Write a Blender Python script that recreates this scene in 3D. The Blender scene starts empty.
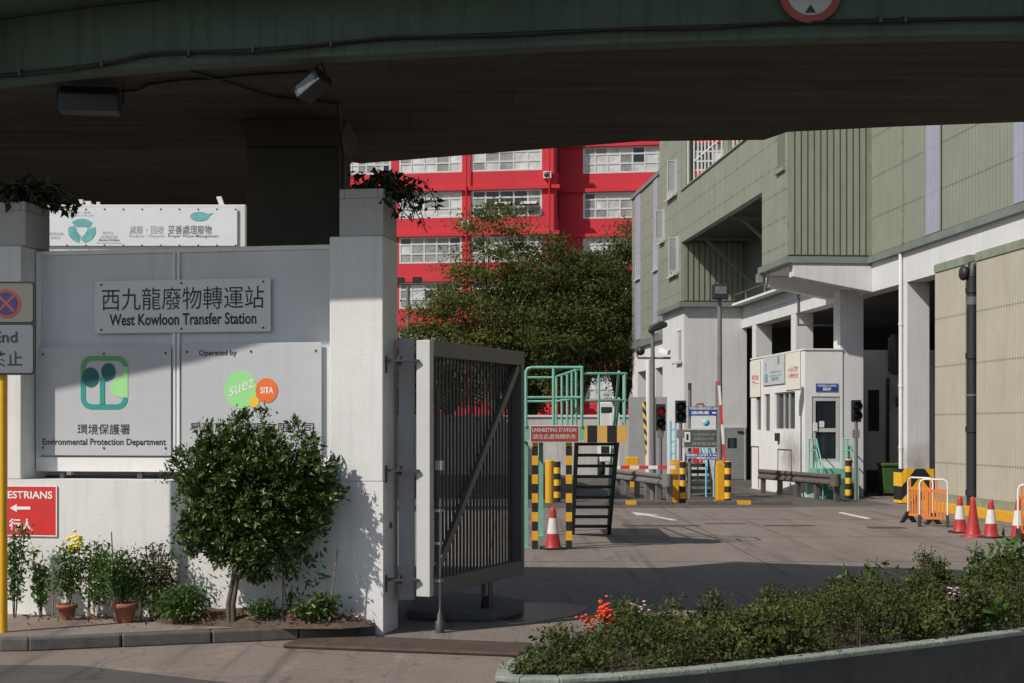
import bpy, bmesh, math, random
import numpy as np
from mathutils import Vector, Matrix
C = bpy.context.scene.collection
H, F, CX, HY = 2.2, 1500.0, 512.0, 428.0
rng = np.random.default_rng(7)
random.seed(5)

def at(px, py, D):
    """the point seen at a photo position, D metres in front of the camera"""
    return Vector(((px-CX)/F*D, D, H+(HY-py)/F*D))
def X(px, D): return (px-CX)/F*D
def Z(py, D): return H+(HY-py)/F*D
def gd(py, z=0.0): return (H-z)*F/(py-HY)

# ------------------------------------------------------------------ materials
def mat(name, col, rough=0.7, var=0.15, scale=3.0, bump=0.0, bscale=60.0, metal=0.0, spec=0.5, streak=0.0, dirt=None, coat=0.0):
    m = bpy.data.materials.new(name); m.use_nodes = True
    nt = m.node_tree; N = nt.nodes; L = nt.links
    b = N['Principled BSDF']
    b.inputs['Roughness'].default_value = rough; b.inputs['Metallic'].default_value = metal
    b.inputs['Specular IOR Level'].default_value = spec
    if coat: b.inputs['Coat Weight'].default_value = coat
    tc = N.new('ShaderNodeTexCoord')
    n1 = N.new('ShaderNodeTexNoise'); n1.inputs['Scale'].default_value = scale; n1.inputs['Detail'].default_value = 6; n1.inputs['Roughness'].default_value = .65
    L.new(tc.outputs['Object'], n1.inputs['Vector'])
    r = N.new('ShaderNodeValToRGB')
    lo = [max(0, c*(1-var)) for c in col]; hi = [min(1, c*(1+var)) for c in col]
    r.color_ramp.elements[0].position = .3; r.color_ramp.elements[1].position = .7
    r.color_ramp.elements[0].color = (*lo, 1); r.color_ramp.elements[1].color = (*hi, 1)
    L.new(n1.outputs['Fac'], r.inputs['Fac'])
    out = r.outputs['Color']
    if streak > 0:
        mp = N.new('ShaderNodeMapping'); mp.inputs['Scale'].default_value = (5, 5, .35)
        L.new(tc.outputs['Object'], mp.inputs['Vector'])
        n2 = N.new('ShaderNodeTexNoise'); n2.inputs['Scale'].default_value = 1.5; n2.inputs['Detail'].default_value = 7; n2.inputs['Roughness'].default_value = .7
        L.new(mp.outputs['Vector'], n2.inputs['Vector'])
        r2 = N.new('ShaderNodeValToRGB'); r2.color_ramp.elements[0].position = .5; r2.color_ramp.elements[1].position = .78
        L.new(n2.outputs['Fac'], r2.inputs['Fac'])
        ml = N.new('ShaderNodeMath'); ml.operation = 'MULTIPLY'; ml.inputs[1].default_value = streak
        L.new(r2.outputs['Color'], ml.inputs[0])
        mx = N.new('ShaderNodeMix'); mx.data_type = 'RGBA'
        d = dirt or [c*.45 for c in col]
        mx.inputs['B'].default_value = (*d, 1)
        L.new(ml.outputs[0], mx.inputs['Factor']); L.new(out, mx.inputs['A']); out = mx.outputs['Result']
    L.new(out, b.inputs['Base Color'])
    if bump:
        n3 = N.new('ShaderNodeTexNoise'); n3.inputs['Scale'].default_value = bscale; n3.inputs['Detail'].default_value = 5
        L.new(tc.outputs['Object'], n3.inputs['Vector'])
        bp = N.new('ShaderNodeBump'); bp.inputs['Strength'].default_value = bump; bp.inputs['Distance'].default_value = .02
        L.new(n3.outputs['Fac'], bp.inputs['Height']); L.new(bp.outputs['Normal'], b.inputs['Normal'])
    return m

def clad_mat(name, col, seam_z0, seam_dz, rib=.2, trough_shade=.82, seamdark=.5, axis='Y', seam_y=None, streak=.25, dirt=None):
    """profiled sheet cladding: pressed ribs (bump + trough shade in the colour) and lap seams at real heights"""
    m = mat(name, col, .55, .07, .8, streak=streak, dirt=dirt); nt = m.node_tree; N = nt.nodes; L = nt.links
    b = N['Principled BSDF']; src = b.inputs['Base Color'].links[0].from_socket
    g = N.new('ShaderNodeNewGeometry'); sx = N.new('ShaderNodeSeparateXYZ')
    tc = [n for n in N if n.type == 'TEX_COORD'][0]
    L.new(tc.outputs['Object'], sx.inputs[0])
    sg = N.new('ShaderNodeSeparateXYZ'); L.new(g.outputs['Position'], sg.inputs[0])
    def math_(op, a, bb=None, cc=None):
        n = N.new('ShaderNodeMath'); n.operation = op
        for i, v in enumerate((a, bb, cc)):
            if v is None: continue
            if isinstance(v, (int, float)): n.inputs[i].default_value = v
            else: L.new(v, n.inputs[i])
        return n.outputs[0]
    zz = math_('MODULO', math_('ADD', math_('SUBTRACT', sg.outputs['Z'], seam_z0), seam_dz*50), seam_dz)
    seam = math_('LESS_THAN', zz, .05)
    yy = math_('MODULO', math_('ADD', sx.outputs[axis], 500), rib)
    # lap fixings are dotted: the seam shows strongest in the rib troughs
    rb = math_('LESS_THAN', yy, rib*.28)
    sm = math_('MULTIPLY', seam, math_('ADD', math_('MULTIPLY', rb, .55), .45))
    mx = N.new('ShaderNodeMix'); mx.data_type = 'RGBA'; mx.blend_type = 'MULTIPLY'; mx.inputs['B'].default_value = (trough_shade,)*3+(1,)
    L.new(rb, mx.inputs['Factor']); L.new(src, mx.inputs['A'])
    m2 = N.new('ShaderNodeMix'); m2.data_type = 'RGBA'; m2.blend_type = 'MULTIPLY'; m2.inputs['B'].default_value = (seamdark,)*3+(1,)
    L.new(sm, m2.inputs['Factor']); L.new(mx.outputs['Result'], m2.inputs['A'])
    L.new(m2.outputs['Result'], b.inputs['Base Color'])
    bp = N.new('ShaderNodeBump'); bp.inputs['Strength'].default_value = .6; bp.inputs['Distance'].default_value = .03; bp.invert = True
    L.new(rb, bp.inputs['Height']); L.new(bp.outputs['Normal'], b.inputs['Normal'])
    return m

def stripe_mat(name, a, bcol, pitch, axis='Z', diag=0.0, offset=0.0, diag_axis='X'):
    m = mat(name, a, .5, .1, 6, streak=.2); nt = m.node_tree; N = nt.nodes; L = nt.links
    b = N['Principled BSDF']; src = b.inputs['Base Color'].links[0].from_socket
    tc = [n for n in N if n.type == 'TEX_COORD'][0]
    s = N.new('ShaderNodeSeparateXYZ'); L.new(tc.outputs['Object'], s.inputs[0])
    def math_(op, *v):
        n = N.new('ShaderNodeMath'); n.operation = op
        for i, q in enumerate(v):
            if isinstance(q, (int, float)): n.inputs[i].default_value = q
            else: L.new(q, n.inputs[i])
        return n.outputs[0]
    v = math_('ADD', s.outputs[axis], 100*pitch+offset)
    if diag: v = math_('ADD', v, math_('MULTIPLY', s.outputs[diag_axis], diag))
    v = math_('LESS_THAN', math_('MODULO', v, pitch), pitch/2)
    mx = N.new('ShaderNodeMix'); mx.data_type = 'RGBA'; mx.inputs['B'].default_value = (*bcol, 1)
    L.new(v, mx.inputs['Factor']); L.new(src, mx.inputs['A']); L.new(mx.outputs['Result'], b.inputs['Base Color'])
    return m

def leaf_mat(name, c1, c2, c3, scale=2.0, rough=.45, trans=.3, spec=.5):
    m = bpy.data.materials.new(name); m.use_nodes = True
    nt = m.node_tree; N = nt.nodes; L = nt.links; b = N['Principled BSDF']; out = N['Material Output']
    tc = N.new('ShaderNodeTexCoord')
    n1 = N.new('ShaderNodeTexNoise'); n1.inputs['Scale'].default_value = scale; n1.inputs['Detail'].default_value = 8; n1.inputs['Roughness'].default_value = .8
    L.new(tc.outputs['Object'], n1.inputs['Vector'])
    r = N.new('ShaderNodeValToRGB'); e = r.color_ramp.elements
    e[0].position = .32; e[0].color = (*c1, 1); e[1].position = .7; e[1].color = (*c3, 1)
    k = e.new(.5); k.color = (*c2, 1)
    L.new(n1.outputs['Fac'], r.inputs['Fac']); L.new(r.outputs['Color'], b.inputs['Base Color'])
    b.inputs['Roughness'].default_value = rough; b.inputs['Specular IOR Level'].default_value = spec
    t = N.new('ShaderNodeBsdfTranslucent'); L.new(r.outputs['Color'], t.inputs['Color'])
    mx = N.new('ShaderNodeMixShader'); mx.inputs['Fac'].default_value = trans
    L.new(b.outputs[0], mx.inputs[1]); L.new(t.outputs[0], mx.inputs[2]); L.new(mx.outputs[0], out.inputs['Surface'])
    return m

def glass_mat(name, col=(.02, .025, .03), rough=.08):
    m = mat(name, col, rough, .2, 1.5, spec=.6); return m

M = {}
M['white_wall'] = mat('white_wall', (.70, .69, .68), .85, .06, 1.2, .2, 45, streak=.42, dirt=(.42, .40, .37))
M['far_white'] = mat('far_white', (.66, .65, .64), .85, .06, .5, streak=.35, dirt=(.38, .36, .34))
M['pillar_conc'] = mat('pillar_conc', (.42, .415, .405), .9, .1, 1.5, .2, 30, streak=.3)
M['hoard'] = mat('hoarding_sheet', (.60, .62, .65), .5, .05, 2, .05, 25, streak=.35, dirt=(.40,.40,.40))
M['frame_white'] = mat('frame_white', (.74, .73, .72), .55, .05, 3, streak=.2)
M['plate'] = mat('sign_plate', (.50, .51, .54), .45, .03, 4, metal=.1, streak=.1)
M['plate_white'] = mat('sign_plate_white', (.68, .69, .70), .45, .03, 4)
M['ink'] = mat('black_ink', (.02, .02, .02), .5, .1)
M['ink_grey'] = mat('grey_ink', (.25, .25, .26), .5, .1)
M['teal'] = mat('teal_print', (.02, .30, .27), .5, .05)
M['teal_dark'] = mat('teal_dark_print', (.01, .12, .12), .5, .05)
M['mgreen'] = mat('green_print', (.12, .38, .15), .5, .05)
M['lgreen'] = mat('light_green_print', (.33, .72, .28), .5, .05)
M['orange_p'] = mat('orange_print', (.80, .16, .03), .5, .05)
M['yellow_p'] = mat('yellow_print', (.85, .55, .03), .5, .05)
M['white_p'] = mat('white_print', (.8, .8, .8), .5, .03)
M['red_sign'] = mat('red_sign', (.62, .03, .03), .45, .08, 5, streak=.15)
M['dull_red_sign'] = mat('dull_red_sign', (.33, .05, .035), .5, .1, 5, streak=.2)
M['blue_sign'] = mat('blue_sign', (.03, .06, .28), .45, .1, 5)
M['fascia'] = mat('green_painted_concrete', (.060, .092, .070), .8, .2, .9, .25, 20, streak=.8, dirt=(.022, .034, .025))
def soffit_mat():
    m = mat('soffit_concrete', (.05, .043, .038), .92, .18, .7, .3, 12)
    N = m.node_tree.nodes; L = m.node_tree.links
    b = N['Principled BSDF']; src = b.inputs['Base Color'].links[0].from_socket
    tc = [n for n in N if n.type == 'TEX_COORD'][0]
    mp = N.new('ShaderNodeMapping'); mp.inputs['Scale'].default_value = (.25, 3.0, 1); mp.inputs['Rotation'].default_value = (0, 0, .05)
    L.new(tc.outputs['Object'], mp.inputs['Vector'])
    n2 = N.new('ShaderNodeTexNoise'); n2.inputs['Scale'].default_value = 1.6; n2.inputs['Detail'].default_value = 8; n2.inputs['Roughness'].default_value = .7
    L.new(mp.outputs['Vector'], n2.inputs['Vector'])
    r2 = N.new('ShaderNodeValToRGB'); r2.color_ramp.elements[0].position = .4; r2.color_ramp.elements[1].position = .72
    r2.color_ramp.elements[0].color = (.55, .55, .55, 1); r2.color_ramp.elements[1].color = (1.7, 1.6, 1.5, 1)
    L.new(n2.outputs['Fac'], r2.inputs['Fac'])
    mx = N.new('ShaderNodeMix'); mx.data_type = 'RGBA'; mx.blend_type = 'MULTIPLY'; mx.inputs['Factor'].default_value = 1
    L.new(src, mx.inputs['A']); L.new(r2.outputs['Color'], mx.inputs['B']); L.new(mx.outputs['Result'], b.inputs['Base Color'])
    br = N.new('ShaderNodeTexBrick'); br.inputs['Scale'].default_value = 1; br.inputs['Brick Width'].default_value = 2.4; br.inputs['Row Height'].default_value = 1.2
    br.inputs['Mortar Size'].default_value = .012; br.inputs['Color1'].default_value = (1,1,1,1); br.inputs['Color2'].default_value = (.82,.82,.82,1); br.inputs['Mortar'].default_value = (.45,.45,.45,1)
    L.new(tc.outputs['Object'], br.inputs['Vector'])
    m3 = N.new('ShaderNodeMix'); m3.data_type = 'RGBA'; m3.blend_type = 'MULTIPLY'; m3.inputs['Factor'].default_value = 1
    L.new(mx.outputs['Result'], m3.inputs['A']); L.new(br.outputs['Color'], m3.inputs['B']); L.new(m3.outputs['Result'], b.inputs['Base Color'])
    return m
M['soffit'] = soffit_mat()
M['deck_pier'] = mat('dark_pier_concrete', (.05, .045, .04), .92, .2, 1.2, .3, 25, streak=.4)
M['cable'] = mat('black_cable', (.012, .012, .012), .6, .1)
M['black_metal'] = mat('black_metal', (.02, .02, .022), .5, .2, 8)
M['dark_steel'] = mat('dark_steel', (.055, .055, .06), .5, .2, 6, streak=.2)
M['gate_grey'] = mat('gate_grey_shaded', (.115, .113, .11), .55, .07, 3, streak=.3, dirt=(.09, .075, .065))  # gate grey darkened so the leaf's face reads as shaded
M['gate_lit'] = mat('gate_grey_sunlit', (.50, .50, .50), .55, .06, 3, streak=.3, dirt=(.3, .27, .24))  # same gate grey kept pale for the sunlit stile
M['gate_picket'] = mat('gate_picket_paint', (.05, .05, .052), .6, .12, 5)
M['steel'] = mat('galvanised_steel', (.36, .36, .37), .45, .15, 8, metal=.5, streak=.2)
M['pole_grey'] = mat('grey_pole_paint', (.17, .16, .16), .55, .15, 4, streak=.3)
M['green_clad'] = clad_mat('green_cladding', (.245, .266, .210), 8.66, 1.25, .22, .88, .45, streak=.55, dirt=(.15,.145,.11))
M['green_clad_wide'] = clad_mat('green_cladding_wide', (.245, .266, .210), 7.9, .86, .9, .96, .5, streak=.6, dirt=(.15,.145,.11))
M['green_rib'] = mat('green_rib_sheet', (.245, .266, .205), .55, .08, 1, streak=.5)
M['green_rib_shaded'] = mat('green_rib_recess_shade', (.13, .15, .11), .65, .1, 1)  # rib sheet green darkened to paint in the recess shade
M['beige_clad'] = clad_mat('beige_cladding', (.46, .43, .345), 5.08, 1.275, .16, .84, .5, streak=.5, dirt=(.30, .24, .17))
M['cap_green'] = mat('weathered_green_cap', (.22, .25, .18), .7, .2, 3, streak=.5, dirt=(.12, .12, .09))
M['skirt'] = mat('grey_green_gutter', (.17, .20, .18), .5, .15, 2, streak=.3)
M['lilac'] = clad_mat('lilac_translucent_sheet', (.34, .35, .43), 8.66, 1.25, .25, .88, .85)
M['interior'] = mat('dim_interior_paint', (.16, .165, .17), .9, .25, .6, streak=.4)
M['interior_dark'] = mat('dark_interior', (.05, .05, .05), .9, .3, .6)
M['glass'] = glass_mat('dark_glass')
M['glass_grey'] = mat('frosted_glass', (.34, .36, .37), .25, .25, .35)
M['glass_pale'] = mat('blinds_behind_glass', (.58, .58, .56), .3, .35, .8, streak=.4)
M['glass_mid'] = mat('curtained_glass', (.26, .26, .25), .25, .5, .6, streak=.3)
M['alu'] = mat('aluminium_frame', (.58, .58, .58), .45, .08, 4, metal=.2)
M['red_wall'] = mat('red_painted_wall', (.56, .03, .045), .85, .10, .25, streak=.6, dirt=(.36, .03, .04))
M['red_dark'] = mat('red_ledge', (.5, .015, .03), .8, .08, .3)
M['bluegrey_door'] = mat('grey_green_door', (.24, .27, .26), .5, .08, 3, streak=.2)
M['mint'] = mat('mint_green_paint', (.19, .43, .34), .45, .12, 6, streak=.25, dirt=(.12, .3, .22))
M['mint_dark'] = mat('green_stair_paint', (.05, .16, .12), .55, .2, 5)
M['sky_blue'] = mat('light_blue_paint', (.22, .50, .68), .5, .1, 5)
M['stair_dark'] = mat('dark_stair_steel', (.025, .04, .035), .6, .2, 5)
M['yellow'] = mat('yellow_paint', (.68, .35, .02), .45, .1, 6, streak=.25, dirt=(.45, .25, .05))
M['yellow_post'] = mat('yellow_post_paint', (.85, .44, .02), .4, .08, 6)
M['cone_red'] = mat('red_cone_plastic', (.40, .03, .026), .5, .15, 7, streak=.35, dirt=(.3, .05, .04))
M['cone_white'] = mat('reflective_sleeve', (.62, .61, .60), .5, .08, 9, streak=.3)
M['rubber'] = mat('black_rubber', (.02, .02, .02), .8, .2, 9)
M['orange'] = mat('orange_plastic', (.66, .21, .045), .45, .1, 7, streak=.2)
M['bin_green_shaded'] = mat('shaded_green_bin', (.05, .11, .03), .5, .15, 6)  # bin green darkened to carry the bay's shade
M['terracotta'] = mat('terracotta', (.30, .11, .06), .85, .2, 14, .2, 60)
M['soil'] = mat('planting_soil', (.09, .06, .045), .95, .35, 12, .6, 40)
M['bark'] = mat('bark', (.10, .08, .06), .9, .3, 20, .5, 50)
M['bamboo'] = mat('bamboo_stick', (.25, .17, .10), .7, .25, 20)
M['planter_rim'] = mat('pale_green_kerb_paint', (.24, .27, .225), .85, .25, 4, .5, 30, streak=.6, dirt=(.12,.12,.10))
M['planter_dark'] = mat('planter_wall_concrete', (.07, .07, .065), .9, .25, 3, .3, 40, streak=.4)
M['kerb'] = mat('kerb_granite', (.10, .09, .083), .9, .25, 8, .3, 60)
M['stripe_post'] = stripe_mat('black_yellow_bands', (.78, .42, .03), (.02, .02, .02), .34)
M['stripe_post_small'] = stripe_mat('black_yellow_rings', (.82, .44, .03), (.02, .02, .02), .36, offset=.05)
M['stripe_deck'] = stripe_mat('black_yellow_blocks', (.72, .42, .10), (.02, .02, .02), .36, axis='X', offset=-.22)
M['stripe_barber'] = stripe_mat('black_yellow_slant', (.78, .45, .04), (.02, .02, .02), .32, diag=1.5)
M['arm'] = stripe_mat('red_white_bands', (.75, .74, .73), (.6, .04, .05), .55, axis='X')
M['arm_up'] = stripe_mat('red_white_bands_upright', (.75, .74, .73), (.6, .04, .05), 1.15, axis='Z')
M['leaf_bush'] = leaf_mat('glossy_bush_leaves', (.018, .036, .006), (.050, .092, .014), (.15, .20, .04), 9, .42, .2)
M['leaf_hedge'] = leaf_mat('hedge_leaves', (.024, .034, .010), (.064, .082, .021), (.19, .185, .045), 5, .6, .25, .25)
M['leaf_weed'] = leaf_mat('weed_leaves', (.03, .07, .012), (.07, .14, .025), (.13, .22, .05), 8, .5, .35)
M['leaf_dark'] = leaf_mat('dark_creeper_leaves', (.008, .018, .005), (.015, .03, .008), (.03, .05, .012), 8, .5, .2)
M['leaf_tree'] = leaf_mat('tree_leaves', (.040, .052, .014), (.115, .13, .034), (.24, .235, .07), .9, .85, .35, .15)
M['leaf_tree2'] = leaf_mat('dense_tree_leaves', (.028, .042, .012), (.075, .095, .026), (.15, .165, .05), .8, .85, .3, .15)
M['flower_red'] = mat('red_petals', (.75, .06, .02), .6, .3, 40)
M['flower_yellow'] = mat('yellow_petals', (.85, .65, .03), .6, .2, 40)
M['flower_pink'] = mat('lilac_petals', (.6, .35, .5), .6, .2, 40)
M['lamp_red'] = None
def emis(name, col, s):
    m = bpy.data.materials.new(name); m.use_nodes = True
    b = m.node_tree.nodes['Principled BSDF']; b.inputs['Base Color'].default_value = (*col, 1)
    b.inputs['Emission Color'].default_value = (*col, 1); b.inputs['Emission Strength'].default_value = s
    return m
M['lamp_red'] = emis('lit_red_lens', (.45, .02, .03), .12)
M['lens_dark'] = mat('unlit_lens', (.02, .035, .035), .2, .1)
M['glow_glass'] = mat('floodlight_glass', (.12, .125, .14), .15, .3, 6)

def add_blob(name, src, centre, radii, col, strength):
    """a copy of a paint with one sooty stain at a fixed place on the part"""
    m = M[src].copy(); m.name = name; nt = m.node_tree; N = nt.nodes; L = nt.links; b = [n for n in N if n.type == 'BSDF_PRINCIPLED'][0]
    s0 = b.inputs['Base Color'].links[0].from_socket; tc = [n for n in N if n.type == 'TEX_COORD'][0]
    mp = N.new('ShaderNodeMapping'); mp.vector_type = 'POINT'
    mp.inputs['Scale'].default_value = [1/r for r in radii]; mp.inputs['Location'].default_value = [-c/r for c, r in zip(centre, radii)]
    L.new(tc.outputs['Object'], mp.inputs['Vector'])
    ln = N.new('ShaderNodeVectorMath'); ln.operation = 'LENGTH'; L.new(mp.outputs[0], ln.inputs[0])
    nz = N.new('ShaderNodeTexNoise'); nz.inputs['Scale'].default_value = 3; nz.inputs['Detail'].default_value = 6; L.new(tc.outputs['Object'], nz.inputs['Vector'])
    ad = N.new('ShaderNodeMath'); ad.operation = 'ADD'; L.new(ln.outputs['Value'], ad.inputs[0]); L.new(nz.outputs['Fac'], ad.inputs[1])
    mr = N.new('ShaderNodeMapRange'); mr.inputs['From Min'].default_value = .5; mr.inputs['From Max'].default_value = 1.5; mr.inputs['To Min'].default_value = strength; mr.inputs['To Max'].default_value = 0
    L.new(ad.outputs[0], mr.inputs['Value'])
    mx = N.new('ShaderNodeMix'); mx.data_type = 'RGBA'; mx.inputs['B'].default_value = (*col, 1)
    L.new(mr.outputs[0], mx.inputs['Factor']); L.new(s0, mx.inputs['A']); L.new(mx.outputs['Result'], b.inputs['Base Color'])
    M[name] = m; return m
# ------------------------------------------------------------------ mesh collector
class MB:
    def __init__(s): s.v = []; s.f = []; s.m = []; s.cur = 0; s.sm = []
    def add(s, v, f, smooth=False):
        n = len(s.v); s.v += [tuple(p) for p in v]
        for q in f: s.f.append(tuple(i+n for i in q)); s.m.append(s.cur); s.sm.append(smooth)
        return s
    def box(s, x0, x1, y0, y1, z0, z1):
        if x0 > x1: x0, x1 = x1, x0
        if y0 > y1: y0, y1 = y1, y0
        if z0 > z1: z0, z1 = z1, z0
        v = [(x0,y0,z0),(x1,y0,z0),(x1,y1,z0),(x0,y1,z0),(x0,y0,z1),(x1,y0,z1),(x1,y1,z1),(x0,y1,z1)]
        return s.add(v, [(0,3,2,1),(4,5,6,7),(0,1,5,4),(1,2,6,5),(2,3,7,6),(3,0,4,7)])
    def cbox(s, c, sx, sy, sz, bev=.0):
        """box with chamfered vertical and top edges"""
        x, y, z = c
        if not bev: return s.box(x-sx/2, x+sx/2, y-sy/2, y+sy/2, z, z+sz)
        def ring(zz, k):
            a, b = sx/2-k, sy/2-k; q = bev
            return [(x-a+q,y-b,zz),(x+a-q,y-b,zz),(x+a,y-b+q,zz),(x+a,y+b-q,zz),(x+a-q,y+b,zz),(x-a+q,y+b,zz),(x-a,y+b-q,zz),(x-a,y-b+q,zz)]
        v = ring(z,0)+ring(z+sz-bev,0)+ring(z+sz,bev*.7)
        f = [tuple(reversed(range(8))), tuple(range(16,24))]
        for r in (0,8):
            for i in range(8): j=(i+1)%8; f.append((r+i,r+j,r+8+j,r+8+i))
        return s.add(v, f)
    def beam(s, p, q, w, h=None, up=(0,0,1)):
        p, q = Vector(p), Vector(q); h = h or w; d = (q-p).normalized(); u = Vector(up)
        if abs(d.dot(u)) > .98: u = Vector((0,1,0))
        r = d.cross(u).normalized(); u = r.cross(d).normalized()
        v = [pt+r*a*w/2+u*b*h/2 for pt in (p,q) for a,b in ((-1,-1),(1,-1),(1,1),(-1,1))]
        return s.add(v, [(0,1,2,3),(7,6,5,4),(0,4,5,1),(1,5,6,2),(2,6,7,3),(3,7,4,0)])
    def tube(s, pts, r, n=10, caps=True):
        pts = [Vector(p) for p in pts]; k = len(pts); rr = r if isinstance(r, (list, tuple)) else [r]*k
        v = []; prev = None
        for i, p in enumerate(pts):
            d = (pts[min(i+1,k-1)]-pts[max(i-1,0)]).normalized()
            if prev is None:
                a = Vector((0,0,1)) if abs(d.z) < .9 else Vector((1,0,0)); prev = d.cross(a).normalized()
            prev = (prev - d*prev.dot(d)).normalized(); b = d.cross(prev)
            for j in range(n):
                t = 2*math.pi*j/n; v.append(p+(prev*math.cos(t)+b*math.sin(t))*rr[i])
        f = []
        for i in range(k-1):
            for j in range(n): j2=(j+1)%n; f.append((i*n+j,i*n+j2,(i+1)*n+j2,(i+1)*n+j))
        s.add(v, f, True)
        if caps: s.add(v[:n], [tuple(reversed(range(n)))]); s.add(v[-n:], [tuple(range(n))])
        return s
    def lathe(s, c, prof, n=24, axis='Z', caps=True):
        v = []; c = Vector(c)
        for r, z in prof:
            for j in range(n):
                t = 2*math.pi*j/n
                if axis == 'Z': o = Vector((r*math.cos(t), r*math.sin(t), z))
                elif axis == 'Y': o = Vector((r*math.cos(t), z, r*math.sin(t)))
                else: o = Vector((z, r*math.cos(t), r*math.sin(t)))
                v.append(c+o)
        f = []
        for i in range(len(prof)-1):
            for j in range(n): j2=(j+1)%n; f.append((i*n+j,i*n+j2,(i+1)*n+j2,(i+1)*n+j) if axis!='Y' else (i*n+j2,i*n+j,(i+1)*n+j,(i+1)*n+j2))
        s.add(v, f, True)
        if caps and prof[0][0] > 1e-4: s.add(v[:n], [tuple(range(n))])
        if caps and prof[-1][0] > 1e-4: s.add(v[-n:], [tuple(range(n))])
        return s
    def prism(s, poly, a0, a1, axis='Y'):
        """poly in the two other axes, extruded a0..a1 along axis"""
        def mk(p, a):
            if axis == 'Y': return (p[0], a, p[1])
            if axis == 'X': return (a, p[0], p[1])
            return (p[0], p[1], a)
        n = len(poly); v = [mk(p,a0) for p in poly]+[mk(p,a1) for p in poly]
        f = [tuple(range(n)), tuple(reversed(range(n,2*n)))]
        for i in range(n): j=(i+1)%n; f.append((i,i+n,j+n,j))
        return s.add(v, f)
    def ball(s, c, r, n=10, sc=(1,1,1)):
        prof = [(max(1e-4, r*math.sin(math.pi*i/n)), -r*math.cos(math.pi*i/n)) for i in range(n+1)]
        v0 = len(s.v); s.lathe((0,0,0), prof, n*2)
        for i in range(v0, len(s.v)): p = s.v[i]; s.v[i] = (p[0]*sc[0]+c[0], p[1]*sc[1]+c[1], p[2]*sc[2]+c[2])
        return s
    def use(s, i): s.cur = i; return s
    def build(s, name, mats, parent=None, bevel=0, fixn=True):
        if not isinstance(mats, (list, tuple)): mats = [mats]
        b = base_of.get(parent.name, (0,0,0)) if parent else (0,0,0)
        me = bpy.data.meshes.new(name)
        me.from_pydata([(x-b[0], y-b[1], z-b[2]) for x,y,z in s.v], [], s.f)
        for m in mats: me.materials.append(M[m] if isinstance(m, str) else m)
        me.polygons.foreach_set('material_index', s.m); me.polygons.foreach_set('use_smooth', s.sm)
        if fixn and len(s.f) < 60000:
            bm = bmesh.new(); bm.from_mesh(me); bmesh.ops.recalc_face_normals(bm, faces=bm.faces); bm.to_mesh(me); bm.free()
        me.update()
        o = bpy.data.objects.new(name, me); C.objects.link(o)
        if parent: o.parent = parent; base_of[o.name] = b
        if bevel:
            bv = o.modifiers.new('edge', 'BEVEL'); bv.width = bevel; bv.segments = 2; bv.limit_method = 'ANGLE'; bv.angle_limit = .7
        return o
base_of = {}
def tag(o, label=None, cat=None, group=None, kind=None):
    if label: o['label'] = label
    if cat: o['category'] = cat
    if group: o['group'] = group
    if kind: o['kind'] = kind
    return o
def thing(name, label, cat, base=(0,0,0), rot=0.0, group=None):
    """Empty at the thing's base; children are authored in the same frame as base"""
    o = bpy.data.objects.new(name, None); C.objects.link(o)
    o.empty_display_size = .2
    o.location = Matrix.Rotation(rot, 3, 'Z') @ Vector(base); o.rotation_euler = (0,0,rot)
    base_of[o.name] = tuple(base)
    return tag(o, label, cat, group)
def copy_tree(o, parent=None):
    c = o.copy(); C.objects.link(c)
    base_of[c.name] = base_of.get(o.name, (0,0,0))
    if parent: c.parent = parent
    for ch in list(o.children): copy_tree(ch, c)
    return c
def dup(o, loc, label, rz=None, group=None):
    c = copy_tree(o); c.location = loc; c['label'] = label
    if rz is not None: c.rotation_euler = (0,0,rz)
    if group: c['group'] = group
    return c

class Frame:
    def __init__(s, th): s.th = th; s.c = math.cos(th); s.s = math.sin(th)
    def on_x(s, px, cx):
        a = (px-CX)/F; t = cx/(a*s.c+s.s); return t*(-a*s.s+s.c), t
    def on_y(s, px, cy):
        a = (px-CX)/F; t = cy/(-a*s.s+s.c); return t*(a*s.c+s.s), t
    def loc(s, x, y): return x*s.c+y*s.s, -x*s.s+y*s.c
    def wld(s, x, y): return x*s.c-y*s.s, x*s.s+y*s.c

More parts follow.
